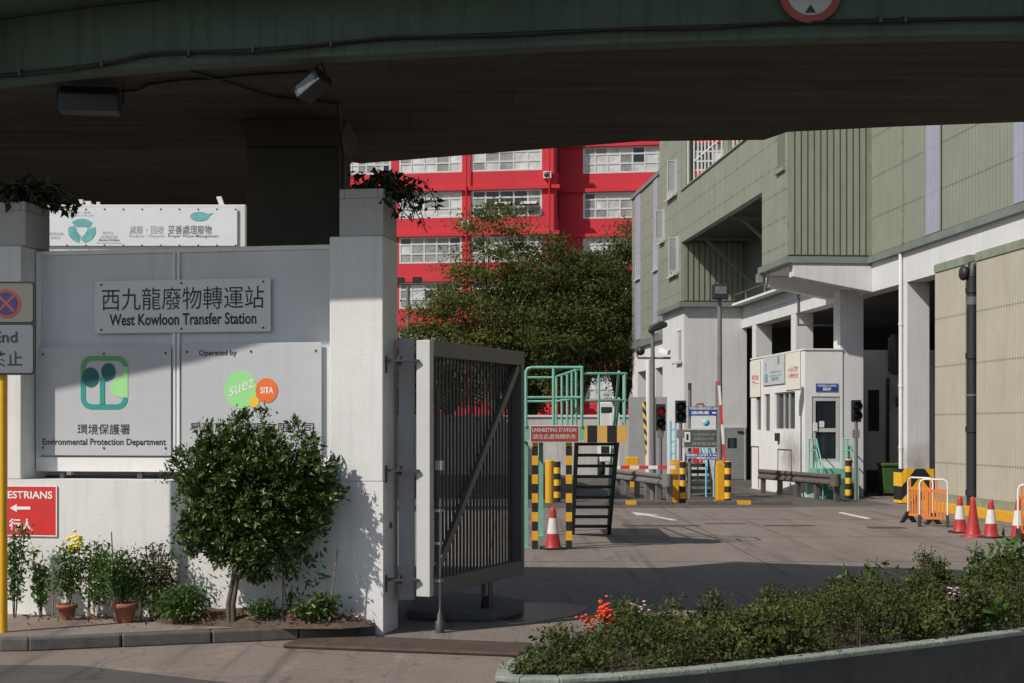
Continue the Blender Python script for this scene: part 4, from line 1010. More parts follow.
g = MB(); g.box(iu(894.5),iu(900.5),vi-.5,vi-.1,iz(408),iz(397)); ib = g.build('outdoor_unit','gate_grey',T); g = MB(); g.beam((iu(889),vi-.4,iz(408.6)),(iu(901),vi-.4,iz(408.6)),.06); g.beam((iu(890),vi-.05,iz(410)),(iu(899),vi-.4,iz(417)),.06); g.build('bracket','frame_white',ib)
# tapered cantilever beams
def canti(v,pxt,pyt0,pyt1,name='cantilever_beam'):
    ut = BF.on_y(pxt,v)[0]
    g = MB(); g.prism([(ut,7.18),(ut,7.18-.30),(U0-.001,6.42),(U0-.001,7.215),(ut,7.215)],v,v+.45,'Y'); g.build(name,'bld_white',T,bevel=.01)
canti(VA-.1,793,0,0); canti(VB-.05,769,0,0)
part('beam_end','steel',[(UC-.16,UC+.02,VB-.1,VB+.2,7.02,7.29)])
# rain pipe
g = MB(); vp = bv(901,U0-.06); g.tube([(U0-.07,vp,0.05),(U0-.07,vp,7.29)],.055,10)
for z in (1.6,3.4,5.2): g.tube([(U0-.07,vp,z),(U0-.07,vp,z+.06)],.07,10)
g.build('rain_pipe','white_wall',T)
g = MB(); va = bv(800); g.tube([(U0-.06,va,7.29),(U0-.06,va,5.95),(U0+1.5,va-.2,5.95)],.05,8); g.build('waste_pipe','gate_grey',T)
# louvred screen and big black pipe
UL = 14.70
v935 = bv(935,UL); v966 = bv(965.5,UL); v978 = bv(976.5,UL)
for a,b_ in ((v966,v935),(VN,v978)):
    part('louvre_screen','beige_clad',[(UL,UL+.25,a,b_,.46,6.36)])
    g = MB(); g.prism([(UL-.03,6.36),(UL-.03,6.56),(UL+.06,6.60),(U0-.002,6.62),(U0-.002,6.40),(UL+.26,6.40)],a,b_,'Y'); g.build('screen_cap','cap_green',T)
part('screen_foot','cap_green',[(UL-.06,UL+.3,VN,v935,.25,.455)])
part('kerb','yellow',[(UL-.3,UL+.28,VN,v935+.3,0.006,.248)],.01)
part('screen_back','interior_dark',[(UL+.26,UL+.3,VN,v935-.01,.46,6.35)])
ur = UL+.05; vr = (v966+v978)/2
g = MB(); g.tube([(ur,vr,.25),(ur,vr,6.2)],.155,16)
for z in (.5,2.1,3.95,5.6): g.tube([(ur,vr,z),(ur,vr,z+.14)],.185,16)
g.tube([(ur,vr,6.0),(ur,vr,6.25),(ur+.5,vr,6.4)],.17,14); g.lathe((ur-.23,vr+.05,6.1),[(.0001,-.08),(.16,-.06),(.19,0),(.16,.1),(.0001,.12)],16,'X'); g.build('black_pipe','black_metal',T)
g = MB(); g.tube([(ur,vr,3.0),(ur,vr,3.05)],.165,16); g.tube([(ur,vr,5.3),(ur,vr,5.5)],.162,16); g.build('pipe_label','gate_grey',T)
# chevron column guards
def guard(px0,px1,v,label):
    pass
vcol = BF.loc(X(755.6,61.1),61.1)[1]+(43.4-61.1)/.9964
M['chevron'] = stripe_mat('black_yellow_chevrons',(.80,.45,.02),(.02,.02,.02),.8,'Z',diag=1.3)
def chevron_mat():
    m = M['chevron']; nt = m.node_tree; N = nt.nodes; L = nt.links
    s = [n for n in N if n.type=='SEPXYZ'][0]
    for l in list(s.outputs['X'].links):
        to = l.to_socket; L.remove(l)
        a = N.new('ShaderNodeMath'); a.operation='SUBTRACT'; a.inputs[1].default_value=.55; L.new(s.outputs['X'],a.inputs[0])
        b_ = N.new('ShaderNodeMath'); b_.operation='ABSOLUTE'; L.new(a.outputs[0],b_.inputs[0]); L.new(b_.outputs[0],to)
chevron_mat()
t = thing('column_guard','yellow steel guard with black chevrons round the column foot behind the orange barrier','guard',base=(U0-.2,vcol-.12,0),rot=BF.th)
x1g = BF.on_y(934,vcol-.12)[0]; x0g = BF.on_y(905.5,vcol-.12)[0]; x00 = U0-.16
g = MB(); g.box(x0g,x1g,vcol-.12,vcol-.06,.03,1.02); g.build('front_plate','chevron',t)
g = MB(); g.box(x00-.02,x00+.04,vcol-.05,vcol+.62,.03,1.02); g.box(x00-.02,x0g-.003,vcol-.08,vcol-.051,.03,1.02); g.build('side_plate','chevron',t)
# notices
def bplate(name,label,cat,px0,px1,py0,py1,v,m,bd=.02):
    """plate facing the camera on the plane v = const"""
    u0,D = BF.on_y(px0,v); u1,_ = BF.on_y(px1,v); z0,z1 = Z(py1,D),Z(py0,D)
    t = thing(name,label,cat,base=((u0+u1)/2,v,z0),rot=BF.th); g = MB(); g.box(u0,u1,v,v+bd,z0,z1); g.build('plate',m,t); return t,u0,u1,z0,z1
# ---- weighbridge booth
VB0 = BF.loc(X(805,47.6),47.6)[1]; UB = BF.loc(X(805,47.6),47.6)[0]
def kv(px): return bv(px,UB)
VB1 = kv(751); UB1 = BF.on_y(842,VB0)[0]+.02
zt = Z(350,47.6)
K = thing('weighbridge_booth','white single-storey booth with glass door between the columns','booth',base=(UB,VB0,0),rot=BF.th)
ZB = .95
def kpart(name,m,boxes,bevel=0): return part(name,m,boxes,bevel,K)
du0,_ = BF.on_y(812,VB0); du1,_ = BF.on_y(840,VB0); dz0,dz1 = Z(462,47.6),Z(396.5,47.6)
kpart('front_wall','white_wall',[(UB,du0,VB0,VB0+.15,0,zt),(du1,UB1,VB0,VB0+.15,0,zt),(du0,du1,VB0,VB0+.15,dz1,zt),(du0,du1,VB0,VB0+.15,0,dz0)])
wins = [(755.6,761,395,431),(764,769.8,394,432),(774.5,795,392,430)]
vs = [VB1]+[q for wn in wins for q in (kv(wn[0]),kv(wn[1]))]+[VB0+.151]
bx = []
for i in range(0,len(vs),2): bx.append((UB,UB+.15,vs[i+1],vs[i],0,zt))
for (p0,p1,y0,y1) in wins:
    D = BF.on_x((p0+p1)/2,UB)[1]; bx += [(UB,UB+.15,kv(p1),kv(p0),0,Z(y1,D)),(UB,UB+.15,kv(p1),kv(p0),Z(y0,D),zt)]
add_blob('booth_sooty','white_wall',(0,kv(791)-VB0,1.25),(2,1.7,1.0),(.16,.14,.12),.8)
kpart('side_wall','booth_sooty',bx)
kpart('roof','white_wall',[(UB+.15,U0-.15,VB0+.15,VB1,zt-.25,zt-.05)]); kpart('back_wall','interior',[(U0-.4,U0-.25,VB0+.151,VB1,0,zt-.26),(UB+.151,U0-.41,VB1-.15,VB1,0,zt-.26)])
kpart('floor','interior',[(UB+.151,U0-.41,VB0+.151,VB1-.151,ZB-.1,ZB)])
kpart('coping','white_wall',[(UB-.03,UB+.16,VB0-.03,VB1,zt+.001,zt+.05),(UB+.161,UB1,VB0-.03,VB0+.16,zt+.001,zt+.05)])
for (p0,p1,y0,y1) in wins:
    D = BF.on_x((p0+p1)/2,UB)[1]; a,b_ = kv(p1),kv(p0); z0,z1 = Z(y1,D),Z(y0,D)
    g = MB(); g.box(UB+.05,UB+.12,a,a+.05,z0,z1); g.box(UB+.05,UB+.12,b_-.05,b_,z0,z1); g.box(UB+.05,UB+.12,a+.05,b_-.05,z0,z0+.05); g.box(UB+.05,UB+.12,a+.05,b_-.05,z1-.05,z1)
    if b_-a > 1.5:
        for f in (.35,.6): g.box(UB+.05,UB+.12,a+(b_-a)*f-.03,a+(b_-a)*f+.03,z0+.05,z1-.05)
    f = g.build('window','alu',K); g = MB(); g.box(UB+.09,UB+.10,a+.05,b_-.05,z0+.05,z1-.05); g.build('pane','glass',f)
g = MB(); fw = .10
g.box(du0+.02,du0+.02+fw,VB0+.02,VB0+.09,dz0,dz1-.02); g.box(du1-.02-fw,du1-.02,VB0+.02,VB0+.09,dz0,dz1-.02)
for za,zb_ in ((dz0,dz0+.1),(dz1-.14,dz1-.02),(dz0+.95,dz0+1.07)): g.box(du0+.02+fw,du1-.02-fw,VB0+.022,VB0+.088,za,zb_)
d_ = g.build('door','alu',K)
g = MB(); g.box(du0+.12,du1-.12,VB0+.05,VB0+.06,dz0+.1,dz1-.14); g.build('glass','glass',d_)
g = MB(); g.box(du0+.05,du0+.17,VB0-.02,VB0+.019,dz0+.98,dz0+1.25); g.box(du0+.24,du0+.40,VB0+.01,VB0+.02,dz0+1.1,dz0+1.3); g.build('handle','plate_white',d_)
kpart('step_landing','mint',[(du0-.15,UB1+.05,VB0-1.0,VB0-.001,0,.93)]); kpart('step','mint_dark',[(du0+.0,UB1-.1,VB0-1.25,VB0-1.001,0,.62),(du0+.0,UB1-.1,VB0-1.5,VB0-1.251,0,.31)])
for u_ in (du0-.12,UB1+.0):
    g = MB()
    for o in (0,.35): g.tube([(u_,VB0-.1,1.85-o),(u_,VB0-.9,1.85-o),(u_,VB0-1.6,.95-o)],.022,8)
    for v_,za,zb_ in ((VB0-.1,.9,1.85),(VB0-.5,.9,1.85),(VB0-.9,.9,1.85),(VB0-1.6,0,.95)): g.tube([(u_,v_,za),(u_,v_,zb_)],.022,8)
    g.build('handrail','mint',K)
g = MB(); ang = [(kv(801)*1.0,)]
for (p0,p1,y0,y1) in ((778,792,449,478),(751.5,759,446,488)):
    D = BF.on_x((p0+p1)/2,UB)[1]; a,b_ = kv(p1),kv(p0); z0,z1 = Z(y1,D),Z(y0,D)
    g.box(UB-.02,UB-.001,a,b_,z1-.03,z1); g.box(UB-.02,UB-.001,a,a+.04,z0,z1-.03); g.box(UB-.02,UB-.001,b_-.04,b_,z0,z1-.03)
g.build('wall_hatch','gate_grey',K)
g = MB(); D = BF.on_x(779,UB)[1]; g.box(UB-.12,UB-.001,kv(780),kv(778),Z(441,D),Z(433,D)); g.build('intercom','black_metal',K)
M['soot'] = None
# booth name plate
t,u0,u1,z0,z1 = bplate('booth_sign','small blue plate above the booth glass door','sign',816,838,383.5,391.5,VB0-.022,'blue_sign')
text('WEIGHBRIDGE CONTROL',u0+.04,u1-.04,z1-.1,z1-.035,VB0-.025,'white_p',t,bold=.02); text('磅房',u0+.22,u1-.22,z0+.02,z1-.12,VB0-.025,'white_p',t,bold=.02)
# banners on booth side
def side_banner(name,label,px0,px1,pyt,pyb,m,off=.02):
    a,b_ = kv(px1),kv(px0); D=BF.on_x((px0+px1)/2,UB)[1]; z0,z1 = Z(pyb,D),Z(pyt,D)
    t = thing(name,label,'banner',base=(UB-off,(a+b_)/2,z0),rot=BF.th); g = MB(); g.box(UB-off-.015,UB-off,a,b_,z0,z1); g.build('sheet',m,t); return t,a,b_,z0,z1,UB-off-.018
M['banner_cream'] = mat('cream_banner',(.70,.68,.60),.6,.05,2); M['faded_red'] = mat('faded_red_print',(.55,.17,.17),.6,.2,4); M['banner_grey'] = mat('grey_notice_banner',(.52,.53,.53),.5,.12,1.2)
for (lab,p0,p1,yt,yb_,m) in (('cream banner with faded red characters, leftmost on the booth side',751,761,361,397,'banner_cream'),('cream banner with red lettering, nearest the booth corner',786.5,801,352.5,389.5,'banner_cream')):
    t,a,b_,z0,z1,uu = side_banner('booth_banner',lab,p0,p1,yt,yb_,m); h_ = z1-z0; w_ = b_-a
    # text runs far -> near (left to right in the photo)
    text('安全' if p0<760 else '小心駕駛',b_-.18*w_,a+.1*w_,z0+.47*h_,z0+.62*h_,uu,'faded_red',t,plane='x',bold=.03)
    text('第一' if p0<760 else '注意安全',b_-.18*w_,a+.1*w_,z0+.3*h_,z0+.44*h_,uu,'faded_red',t,plane='x',bold=.03)
t,a,b_,z0,z1,uu = side_banner('notice_banner','grey picture banner between the two cream banners on the booth side',764,785.5,356,384.5,'banner_grey',.03)
g = MB(); h_=z1-z0
for f0,f1,q0,q1 in ((.12,.18,.5,.8),(.7,.8,.68,.98),(.35,.85,.42,.46),(.3,.9,.30,.33),(.1,.25,.1,.42),(.4,.75,.14,.26)): g.box(uu-.004,uu+.002,b_-(b_-a)*f1,b_-(b_-a)*f0,z0+h_*q0,z0+h_*q1)
M['blue_faint'] = mat('faded_blue_print',(.22,.34,.42),.6,.3,3); g.build('printed_picture','blue_faint',t)
M['yard_wall'] = mat('yard_wall_paint', (.48,.47,.45), .85, .2, .5, streak=.7, dirt=(.22,.21,.19))
# ================================================================== guard rails
def guardrail(name,label,p0,p1,h=.78,n=5,m='pole_grey'):
    p0 = Vector((*p0,0)); p1 = Vector((*p1,0)); d = (p1-p0); L_ = d.length; th = math.atan2(d.y,d.x)
    t = thing(name,label,'guard rail',base=(0,0,0)); t.location = p0; t.rotation_euler = (0,0,th)
    g = MB(); prof = [(.0,.0),(-.05,.04),(-.05,.10),(.0,.15),(.0,.19),(-.05,.24),(-.05,.30),(.0,.34),(.02,.34),(.02,.24),(.025,.17),(.02,.1),(.02,0)]
    g.prism([(a,b_+h-.34) for a,b_ in prof],0,L_,'X'); g.build('rail',m,t)
    g = MB(); g.tube([(L_,-.02,h-.35),(L_,-.02,h+.01)],.16,14); g.build('end_cap',m,t)
    for k in range(n): x = .15+(L_-.3)*k/(n-1); g = MB(); g.box(x-.07,x+.07,.022,.16,0,h-.05); g.build('post',m,t)
    return t
guardrail('guard_rail','long rusty grey crash rail in front of the white booth',(X(759,50.6),50.6),(X(836,44.6),44.6),.82,5,'rusty')
guardrail('guard_rail','grey crash rail left of the yellow barrier housings, under the lowered barrier arm',(X(614,49.5),49.5),(X(668,43.6),43.6),.85,6)
# ================================================================== bollards, housings
def bollard(name,label,px,pyb,pyt,r,m,group=None):
    D = gd(pyb); t = thing(name,label,'bollard',base=(X(px,D),D,0),group=group); g = MB(); zt_ = Z(pyt,D)
    g.tube([(X(px,D),D,0),(X(px,D),D,zt_-.03)],r,18); g.lathe((X(px,D),D,zt_-.03),[(r,0),(r*.85,.025),(.0001,.03)],18); g.build('post',m,t); return t
bg = 'black and yellow bollards'
bollard('bollard','black and yellow banded bollard on the right of the right barrier housing',727.8,503,461,.10,'stripe_post_small',bg)
bollard('bollard','black and yellow banded bollard against the left barrier housing',682.5,503,461,.10,'stripe_post_small',bg)
bollard('bollard','slim black and yellow bollard beside the booth traffic light',848.5,499.5,459,.10,'stripe_post_small',bg)
bollard('bollard','black and yellow bollard seen behind the platform, right of a plain yellow one',557,502,461,.11,'stripe_post_small',bg)
bollard('bollard','plain yellow bollard seen behind the striped platform posts',549.5,503,460,.13,'yellow')
def housing(px0,px1,label):
    D = 44.3; t = thing('barrier_housing',label,'barrier',base=(X((px0+px1)/2,D),D,0),group='yellow barrier housings')
    g = MB(); x0,x1 = X(px0,D),X(px1,D); g.box(x0,x1,D,D+.45,.06,Z(461,D)-.03); g.build('body','yellow',t,bevel=.03)
    g = MB(); g.box(x0-.06,x1+.06,D-.06,D+.5,0,.06); g.build('base','yellow',t,bevel=.01)
    g = MB(); g.box(x0+.02,x1-.02,D+.02,D+.43,Z(461,D)-.03,Z(461,D)+.02); g.build('lid','yellow',t); return t
h1 = housing(671.5,680,'yellow barrier housing whose arm is lowered to the left')
h2 = housing(716.5,725,'yellow barrier housing whose arm stands raised')
D = 44.2
g = MB(); g.box(X(617,D),X(675,D),D-.1,D-.06,Z(469,D),Z(465.5,D)); o = g.build('lowered_arm','arm',h1)
g = MB(); g.beam((X(724.5,D),D-.1,Z(466,D)),(X(718.2,D),D-.1,Z(381,D)),.07,.04,up=(0,1,0)); g.build('raised_arm','arm_up',h2)
def farblock(px0,px1,py0,py1,D,label):
    t = thing('yellow_block',label,'kerb block',base=(X((px0+px1)/2,D),D,0),group='low yellow blocks by the far lane'); g = MB(); g.box(X(px0,D),X(px1,D),D,D+.5,0,Z(py0,D)); g.build('block','yellow',t,bevel=.03)
farblock(626,639,457,474,55,'yellow block left of the tall lamp pole'); farblock(645.5,651,457,478,54,'narrow yellow block at the foot of the slanted striped pole')
# ================================================================== cones
def cone_proto():
    t = thing('traffic_cone','red traffic cone with a white sleeve standing under the unsheeting station sign','traffic cone',group='red traffic cones')
    g = MB(); pl = rr(-.2,-.2,.2,.2,.05); g.prism(pl,0,.035,'Z'); g.build('base','rubber',t)
    g = MB(); g.lathe((0,0,.035),[(.155,0),(.14,.03),(.115,.2),(.085,.42),(.052,.66),(.045,.72),(.03,.73),(.028,.6)],24); g.build('body','cone_red',t)
    g = MB(); g.lathe((0,0,.035),[(.1115,.25),(.073,.53)],24); g.build('sleeve','cone_white',t,fixn=False)
    return t
c0 = cone_proto(); D = gd(549.5); c0.location = (X(553,D),D,0.005); c0.rotation_euler=(0,0,.3)
for px,py,lab,rz,scl in ((960,533,'red cone with white sleeve, next to the orange barrier',.1,1),(991,538,'red cone with white sleeve between the plain red cone and the right edge',.6,1.0),(1018.5,541,'red cone with white sleeve at the right edge of the row',.2,1.05),(683.5,502.5,'small dirty red and white cone beside the left barrier housing',.4,.85)):
    D = gd(py); c = dup(c0,(X(px,D),D,.005),lab,rz); c.scale = (scl,)*3 if px!=683.5 else (.8,.8,.85)
D = gd(537); t = thing('traffic_cone','plain red cone without a sleeve beside the black pipe','traffic cone',base=(0,0,0),group='red traffic cones'); t.location=(X(973,D),D,.005)
g = MB(); g.lathe((0,0,0),[(.24,0),(.24,.03),(.16,.05),(.155,.06),(.12,.22),(.085,.46),(.05,.74),(.042,.80),(.028,.81)],24); g.build('body','cone_red',t)
# ================================================================== orange crowd barriers
def crowd(loc,rz,label,w_=1.0,h=.95,n=9):
    t = thing('safety_barrier',label,'barrier',base=(0,0,0),group='orange plastic safety barriers'); t.location=loc; t.rotation_euler=(0,0,rz)
    g = MB(); g.tube([(-w_/2,0,.1),(-w_/2,0,h-.1),(-w_/2+.03,0,h-.03),(-w_/2+.1,0,h),(w_/2-.1,0,h),(w_/2-.03,0,h-.03),(w_/2,0,h-.1),(w_/2,0,.1)],.02,8); g.build('frame','frame_white',t)
    g = MB(); g.box(-w_/2+.02,w_/2-.02,-.015,.015,.16,.22); g.build('rail','orange',t); g = MB(); g.box(-w_/2+.02,w_/2-.02,-.015,.015,h-.28,h-.22); g.build('rail','orange',t)
    for k in range(n): x = -w_/2+.07+(w_-.14)*k/(n-1); g = MB(); g.box(x-.02,x+.02,-.012,.012,.221,h-.281 if k%4 else h-.02); g.build('bar','orange',t)
    for s in (-1,1):
        g = MB(); x = s*w_/2; g.prism([(-.25,0),(-.2,.06),(-.05,.26),(.05,.26),(.2,.06),(.25,0),(.15,0),(0,.12),(-.15,0)],x-.03,x+.03,'X'); g.build('foot','rubber',t)
    return t
D = gd(528)
crowd((X(931,33.6),33.4,.005),math.radians(-18),'orange and white slatted plastic barrier, front one of the pair by the column guard',.60,1.05,7)
crowd((X(921.5,34.4),34.5,.005),math.radians(-62),'orange and white slatted plastic barrier, rear one folded behind the front one',.8,1.05)
D = gd(541); crowd((X(1033,D),D-.3,.005),math.radians(-10),'orange and white plastic barrier cut off by the right edge',.75,1.1)
# ================================================================== wheelie bin
D = 48.6; t = thing('wheelie_bin','green wheeled bin just inside the open bay','bin',base=(X(889,D),D,0))
g = MB(); x = X(889,D); w0_,w1_ = .24,.31
def fr(z,a,b_): return [(x-a,D-b_,z),(x+a,D-b_,z),(x+a,D+b_,z),(x-a,D+b_,z)]
g.add(fr(.08,.23,.25)+fr(.98,.29,.32),[(0,1,2,3),(7,6,5,4),(0,4,5,1),(1,5,6,2),(2,6,7,3),(3,7,4,0)]); g.build('body','bin_green_shaded',t,bevel=.03)
g = MB(); g.cbox((x,D,.985),.66,.72,.09,.04); g.build('lid','bin_green_shaded',t)
for s in (-1,1): g = MB(); g.lathe((x+s*.24,D+.2,.1),[(.0001,-.03),(.1,-.03),(.1,.03),(.0001,.03)],14,'X'); g.build('wheel','rubber',t)
# ================================================================== traffic lights
def signal(px,pyb,pyt,pyh,label,lit,w_=13,pole=True):
    D = gd(pyb); x = X(px,D); t = thing('traffic_light',label,'traffic light',base=(x,D,0),group='two-lens traffic lights')
    z0,z1 = Z(pyh,D),Z(pyt,D); ww = w_/F*D
    if pole: g = MB(); g.tube([(x,D,0),(x,D,z0+.02)],.055,12); g.box(x-.1,x+.1,D-.05,D+.05,1.9,2.15); g.build('pole','pole_grey',t)
    g = MB(); g.box(x-ww/2,x+ww/2,D-.05,D+.15,z0,z1); g.box(x-ww/2-.03,x+ww/2+.03,D-.045,D-.02,z0-.03,z1+.03); g.build('housing','black_metal',t,bevel=.02)
    for k,(mm) in enumerate((lit,'lens_dark')):
        zc = z1-(z1-z0)*(.27+.47*k); g = MB(); g.lathe((x,D-.06,zc),[(.0001,-.014),(.09,-.012),(.118,0.006)],16,'Y'); g.build('lens',mm,t)
        g = MB(); g.lathe((x,D-.05,zc),[(.125,0),(.14,-.10),(.15,-.22)],16,'Y',caps=False); g.lathe((x,D-.05,zc),[(.118,0),(.133,-.10),(.145,-.22)],16,'Y',caps=False); g.build('visor','black_metal',t)
    return t
signal(680.5,503,401.5,422,'black two-lens traffic light at the left post of the weighbridge sign','lens_dark',9)
signal(856,500,401,421,'black traffic light on a grey pole in front of the booth door','lens_dark',8)
signal(660.5,497,405,430,'traffic light showing red beside the tall lamp pole','lamp_red',8)
g = MB(); 
# ================================================================== lamp poles
def lpole(px,D,pyt,label,head,r=.06):
    x = X(px,D); t = thing('lamp_post',label,'lamp post',base=(x,D,0)); g = MB(); g.tube([(x,D,0),(x,D,Z(pyt,D)*.5),(x,D,Z(pyt,D))],[r*1.25,r,r*.8],12); g.build('pole','pole_grey',t)
    z = Z(pyt,D)
    if head == 'flood':
        g = MB(); hw = X(728,D)-X(712.5,D); g.box(x-hw/2,x+hw/2,D-.25,D+.1,Z(299.5,D),Z(284.5,D)); g.build('floodlight','black_metal',t,bevel=.03)
        g = MB(); g.box(x-hw/2+.06,x+hw/2-.06,D-.262,D-.252,Z(294.5,D),Z(287,D)); g.build('lens','glow_glass',t)
    else:
        g = MB(); g.prism([(x-.1,z-.05),(x+.45,z+.16),(x+.42,z+.3),(x+.2,z+.33),(x-.08,z+.18),(x-.14,z+.05)],D-.2,D+.12,'Y'); g.build('lamp_head','black_metal',t,bevel=.05)
        g = MB(); zz = Z(358,D); g.tube([(x-.45,D,zz),(x+.55,D,zz)],.035,8); g.tube([(x-.45,D,zz),(x-.52,D,zz+.3)],.03,8); g.build('arm','pole_grey',t)
        g = MB(); g.beam((X(660,D),D-.1,Z(350,D)),(X(668,D),D-.3,Z(353,D)),.16,.14); g.build('camera','frame_white',t)
        g = MB(); g.ball((X(640.5,D),D,Z(351,D)),.14,6); g.build('lamp','black_metal',t)
    return t
lpole(719.7,46,298,'tall grey pole with a square black floodlight in front of the white tower','flood',.08)
lpole(652.7,46,332,'grey pole with flat dark lamp head and security cameras','head',.075)
# twin white post beside it
x = X(648.5,50); g = MB(); g.tube([(x,50,0),(x,50,Z(360,50))],.09,12); tag(g.build('white_post','far_white'),'white post directly behind the grey camera pole','post')
# slanted striped pole
g = MB(); D=50; g.tube([(X(650,D),D,.3),(X(644,D),D,Z(402,D))],.07,10); tag(g.build('striped_pole','stripe_barber'),'thin slanted black and yellow pole left of the camera pole','pole')
# grey screen wall behind
D = 60; g = MB(); g.box(X(629,D),X(667,D),D,D+.25,0,Z(397,D)); g.box(X(655,D)-.02,X(655,D)+.02,D-.012,D-.001,0,Z(398,D)); 
M['panel_grey'] = mat('grey_screen_panels',(.33,.34,.35),.7,.08,1,streak=.3); tag(g.build('screen_wall','panel_grey'),'plain grey panel wall left of the white stair tower','wall')
# ================================================================== weighbridge sign stand
D = 46.5
t = thing('weighbridge_sign','sign stand of blue plate, dark display marked 1 and blue strip on two posts','sign',base=(X(703,D),D,0))
for px,pt in ((690,383),(717.3,381)):
    g = MB(); g.tube([(X(px,D),D+.06,0),(X(px,D),D+.06,Z(pt,D))],.055,10); g.build('post','pole_grey',t)
def pl(name,px0,px1,py0,py1,m,y=None,th=.03):
    g = MB(); y = D if y is None else y; g.box(X(px0,D),X(px1,D),y-th,y,Z(py1,D),Z(py0,D)); return g.build(name,m,t)
def tx(b_,px0,px1,py0,py1,m,y,**k): return text(b_,X(px0,D),X(px1,D),Z(py1,D),Z(py0,D),y,m,t,**k)
pl('blue_plate',688.5,719.5,406.5,415.6,'blue_sign'); tx('WEIGHBRIDGE LANE',689.3,718.7,407,409.7,'white_p',D-.033,bold=.02); tx('過磅處',691,709,411,414.3,'white_p',D-.033,bold=.02); tx('—',712,716,412,413.6,'white_p',D-.033)
pl('white_plate',691,716,416.2,428.5,'plate_white'); 
g = MB(); g.lathe((X(706,D),D-.034,Z(422.5,D)),[(.0001,0),(.11,.0),(.11,.004)],20,'Y'); g.build('light_blue_mark','sky_blue',t)
M['display'] = mat('dim_display_panel',(.085,.10,.095),.4,.2,2)
pl('display_frame',682.5,722,428.8,448,'alu',D-.001,.05); pl('display',684,720.8,430,446.8,'display',D-.052,.01)
pl('number_plate',684.3,690,432,442,'frame_white',D-.063,.01); tx('1',686,688.3,434,440.3,'ink',D-.076,bold=.02)
M['display_text'] = mat('dim_display_letters',(.26,.28,.27),.5,.1)
tx('CUSTOMER USE',692.5,715,433.2,435.6,'display_text',D-.065,bold=.02); tx('請停車過磅',691.5,716,442,445.5,'display_text',D-.065,bold=.02); tx('WEIGH IN',693,713,437.5,440,'display_text',D-.065,bold=.02)
pl('blue_strip',685,722,453.5,459.5,'blue_sign'); tx('SPEED LIMIT 5 km/h',686,721,454,456.2,'white_p',D-.033,bold=.03); tx('時速限制五公里',687,720,456.8,459,'white_p',D-.033,bold=.03)
g = MB(); g.tube([(X(696,D),D-.02,Z(406.4,D)),(X(697,D),D-.02,Z(404,D)),(X(703,D),D-.02,Z(404,D)),(X(704,D),D-.02,Z(406.4,D))],.03,8); g.build('red_handle','sign_red',t)
# fire hose box and steps behind
D = 52; t = thing('fire_box','red fire equipment box behind the weighbridge sign','box',base=(X(698,D),D,0))
g = MB(); g.box(X(693,D),X(703,D),D,D+.25,Z(463,D),Z(447,D)); g.build('cabinet','red_sign',t,bevel=.01); g = MB(); g.box(X(693.5,D),X(702.5,D),D-.01,D-.001,Z(456,D),Z(454,D)); g.build('label_strip','white_p',t); g = MB(); g.box(X(697.4,D),X(698.6,D),D+.05,D+.15,0,Z(463,D)); g.build('leg','dark_steel',t)
t = thing('steel_steps','dark open steel steps with light blue handrails, behind the weighbridge sign','steps',base=(X(703,48),48,0))
for k in range(5): g = MB(); D=48+.28*(4-k)*-1+.8; g.box(X(690,48),X(713,48),48+.28*k,48+.28*k+.27,.12+.2*k,.24+.2*k); g.build('tread','stair_dark',t)
g = MB()
for px in (690,713): g.beam((X(px,48),48,.15),(X(px,48),49.3,1.15),.05,.2)
g.build('stringer','stair_dark',t)
for px in (706,713.5):
    g = MB(); x = X(px,48)
    for o in (0,.4): g.tube([(x,47.95,.95-o*.8),(x+.12,48.6,1.45-o),(x,49.5,2.15-o)],.03,8)
    for y_,a,b_ in ((47.95,0,.95),(49.4,1.1,2.1)): g.tube([(x,y_,a),(x,y_,b_)],.03,8)
    g.build('handrail','sky_blue',t)
t = thing('blue_ladder','light blue narrow ladder frame beside the left traffic light pole','ladder',base=(X(673,50),50,0))
g = MB()
for px in (670.5,675.5): g.tube([(X(px,50),50,0),(X(px,50),50,Z(421,50))],.035,8)
for z in (.5,.9,1.3,1.7,2.1): g.tube([(X(670.5,50),50,z),(X(675.5,50),50,z+.12)],.025,6)
g.build('frame','sky_blue',t)
# door in the tower
vt = VC+.10; u0,D = BF.on_y(724.5,vt); u1,_ = BF.on_y(744,vt)
g = MB(); g.box(u0,u1,vt-.02,vt+.015,.03,Z(428.5,D)); dr = g.build('door','bluegrey_door',T,bevel=.01)
g = MB(); a_ = BF.on_y(727.5,vt)[0]; b2 = BF.on_y(736.5,vt)[0]; g.box(a_,b2,vt-.03,vt-.021,Z(448,D),Z(438,D)); g.build('vision_panel','glass',dr)
g = MB(); g.box(u0-.06,u1+.06,vt-.035,vt+.014,Z(428.5,D)+.001,Z(427,D)); g.box(u0-.06,u0-.002,vt-.035,vt+.014,.0,Z(428.5,D)); g.box(u1+.002,u1+.06,vt-.035,vt+.014,.0,Z(428.5,D)); g.build('door_frame','alu',T)
g = MB(); g.box(BF.on_y(737,vt)[0],BF.on_y(743,vt)[0],vt-.07,vt-.036,Z(432.5,D),Z(431,D)); g.build('door_closer','black_metal',dr)
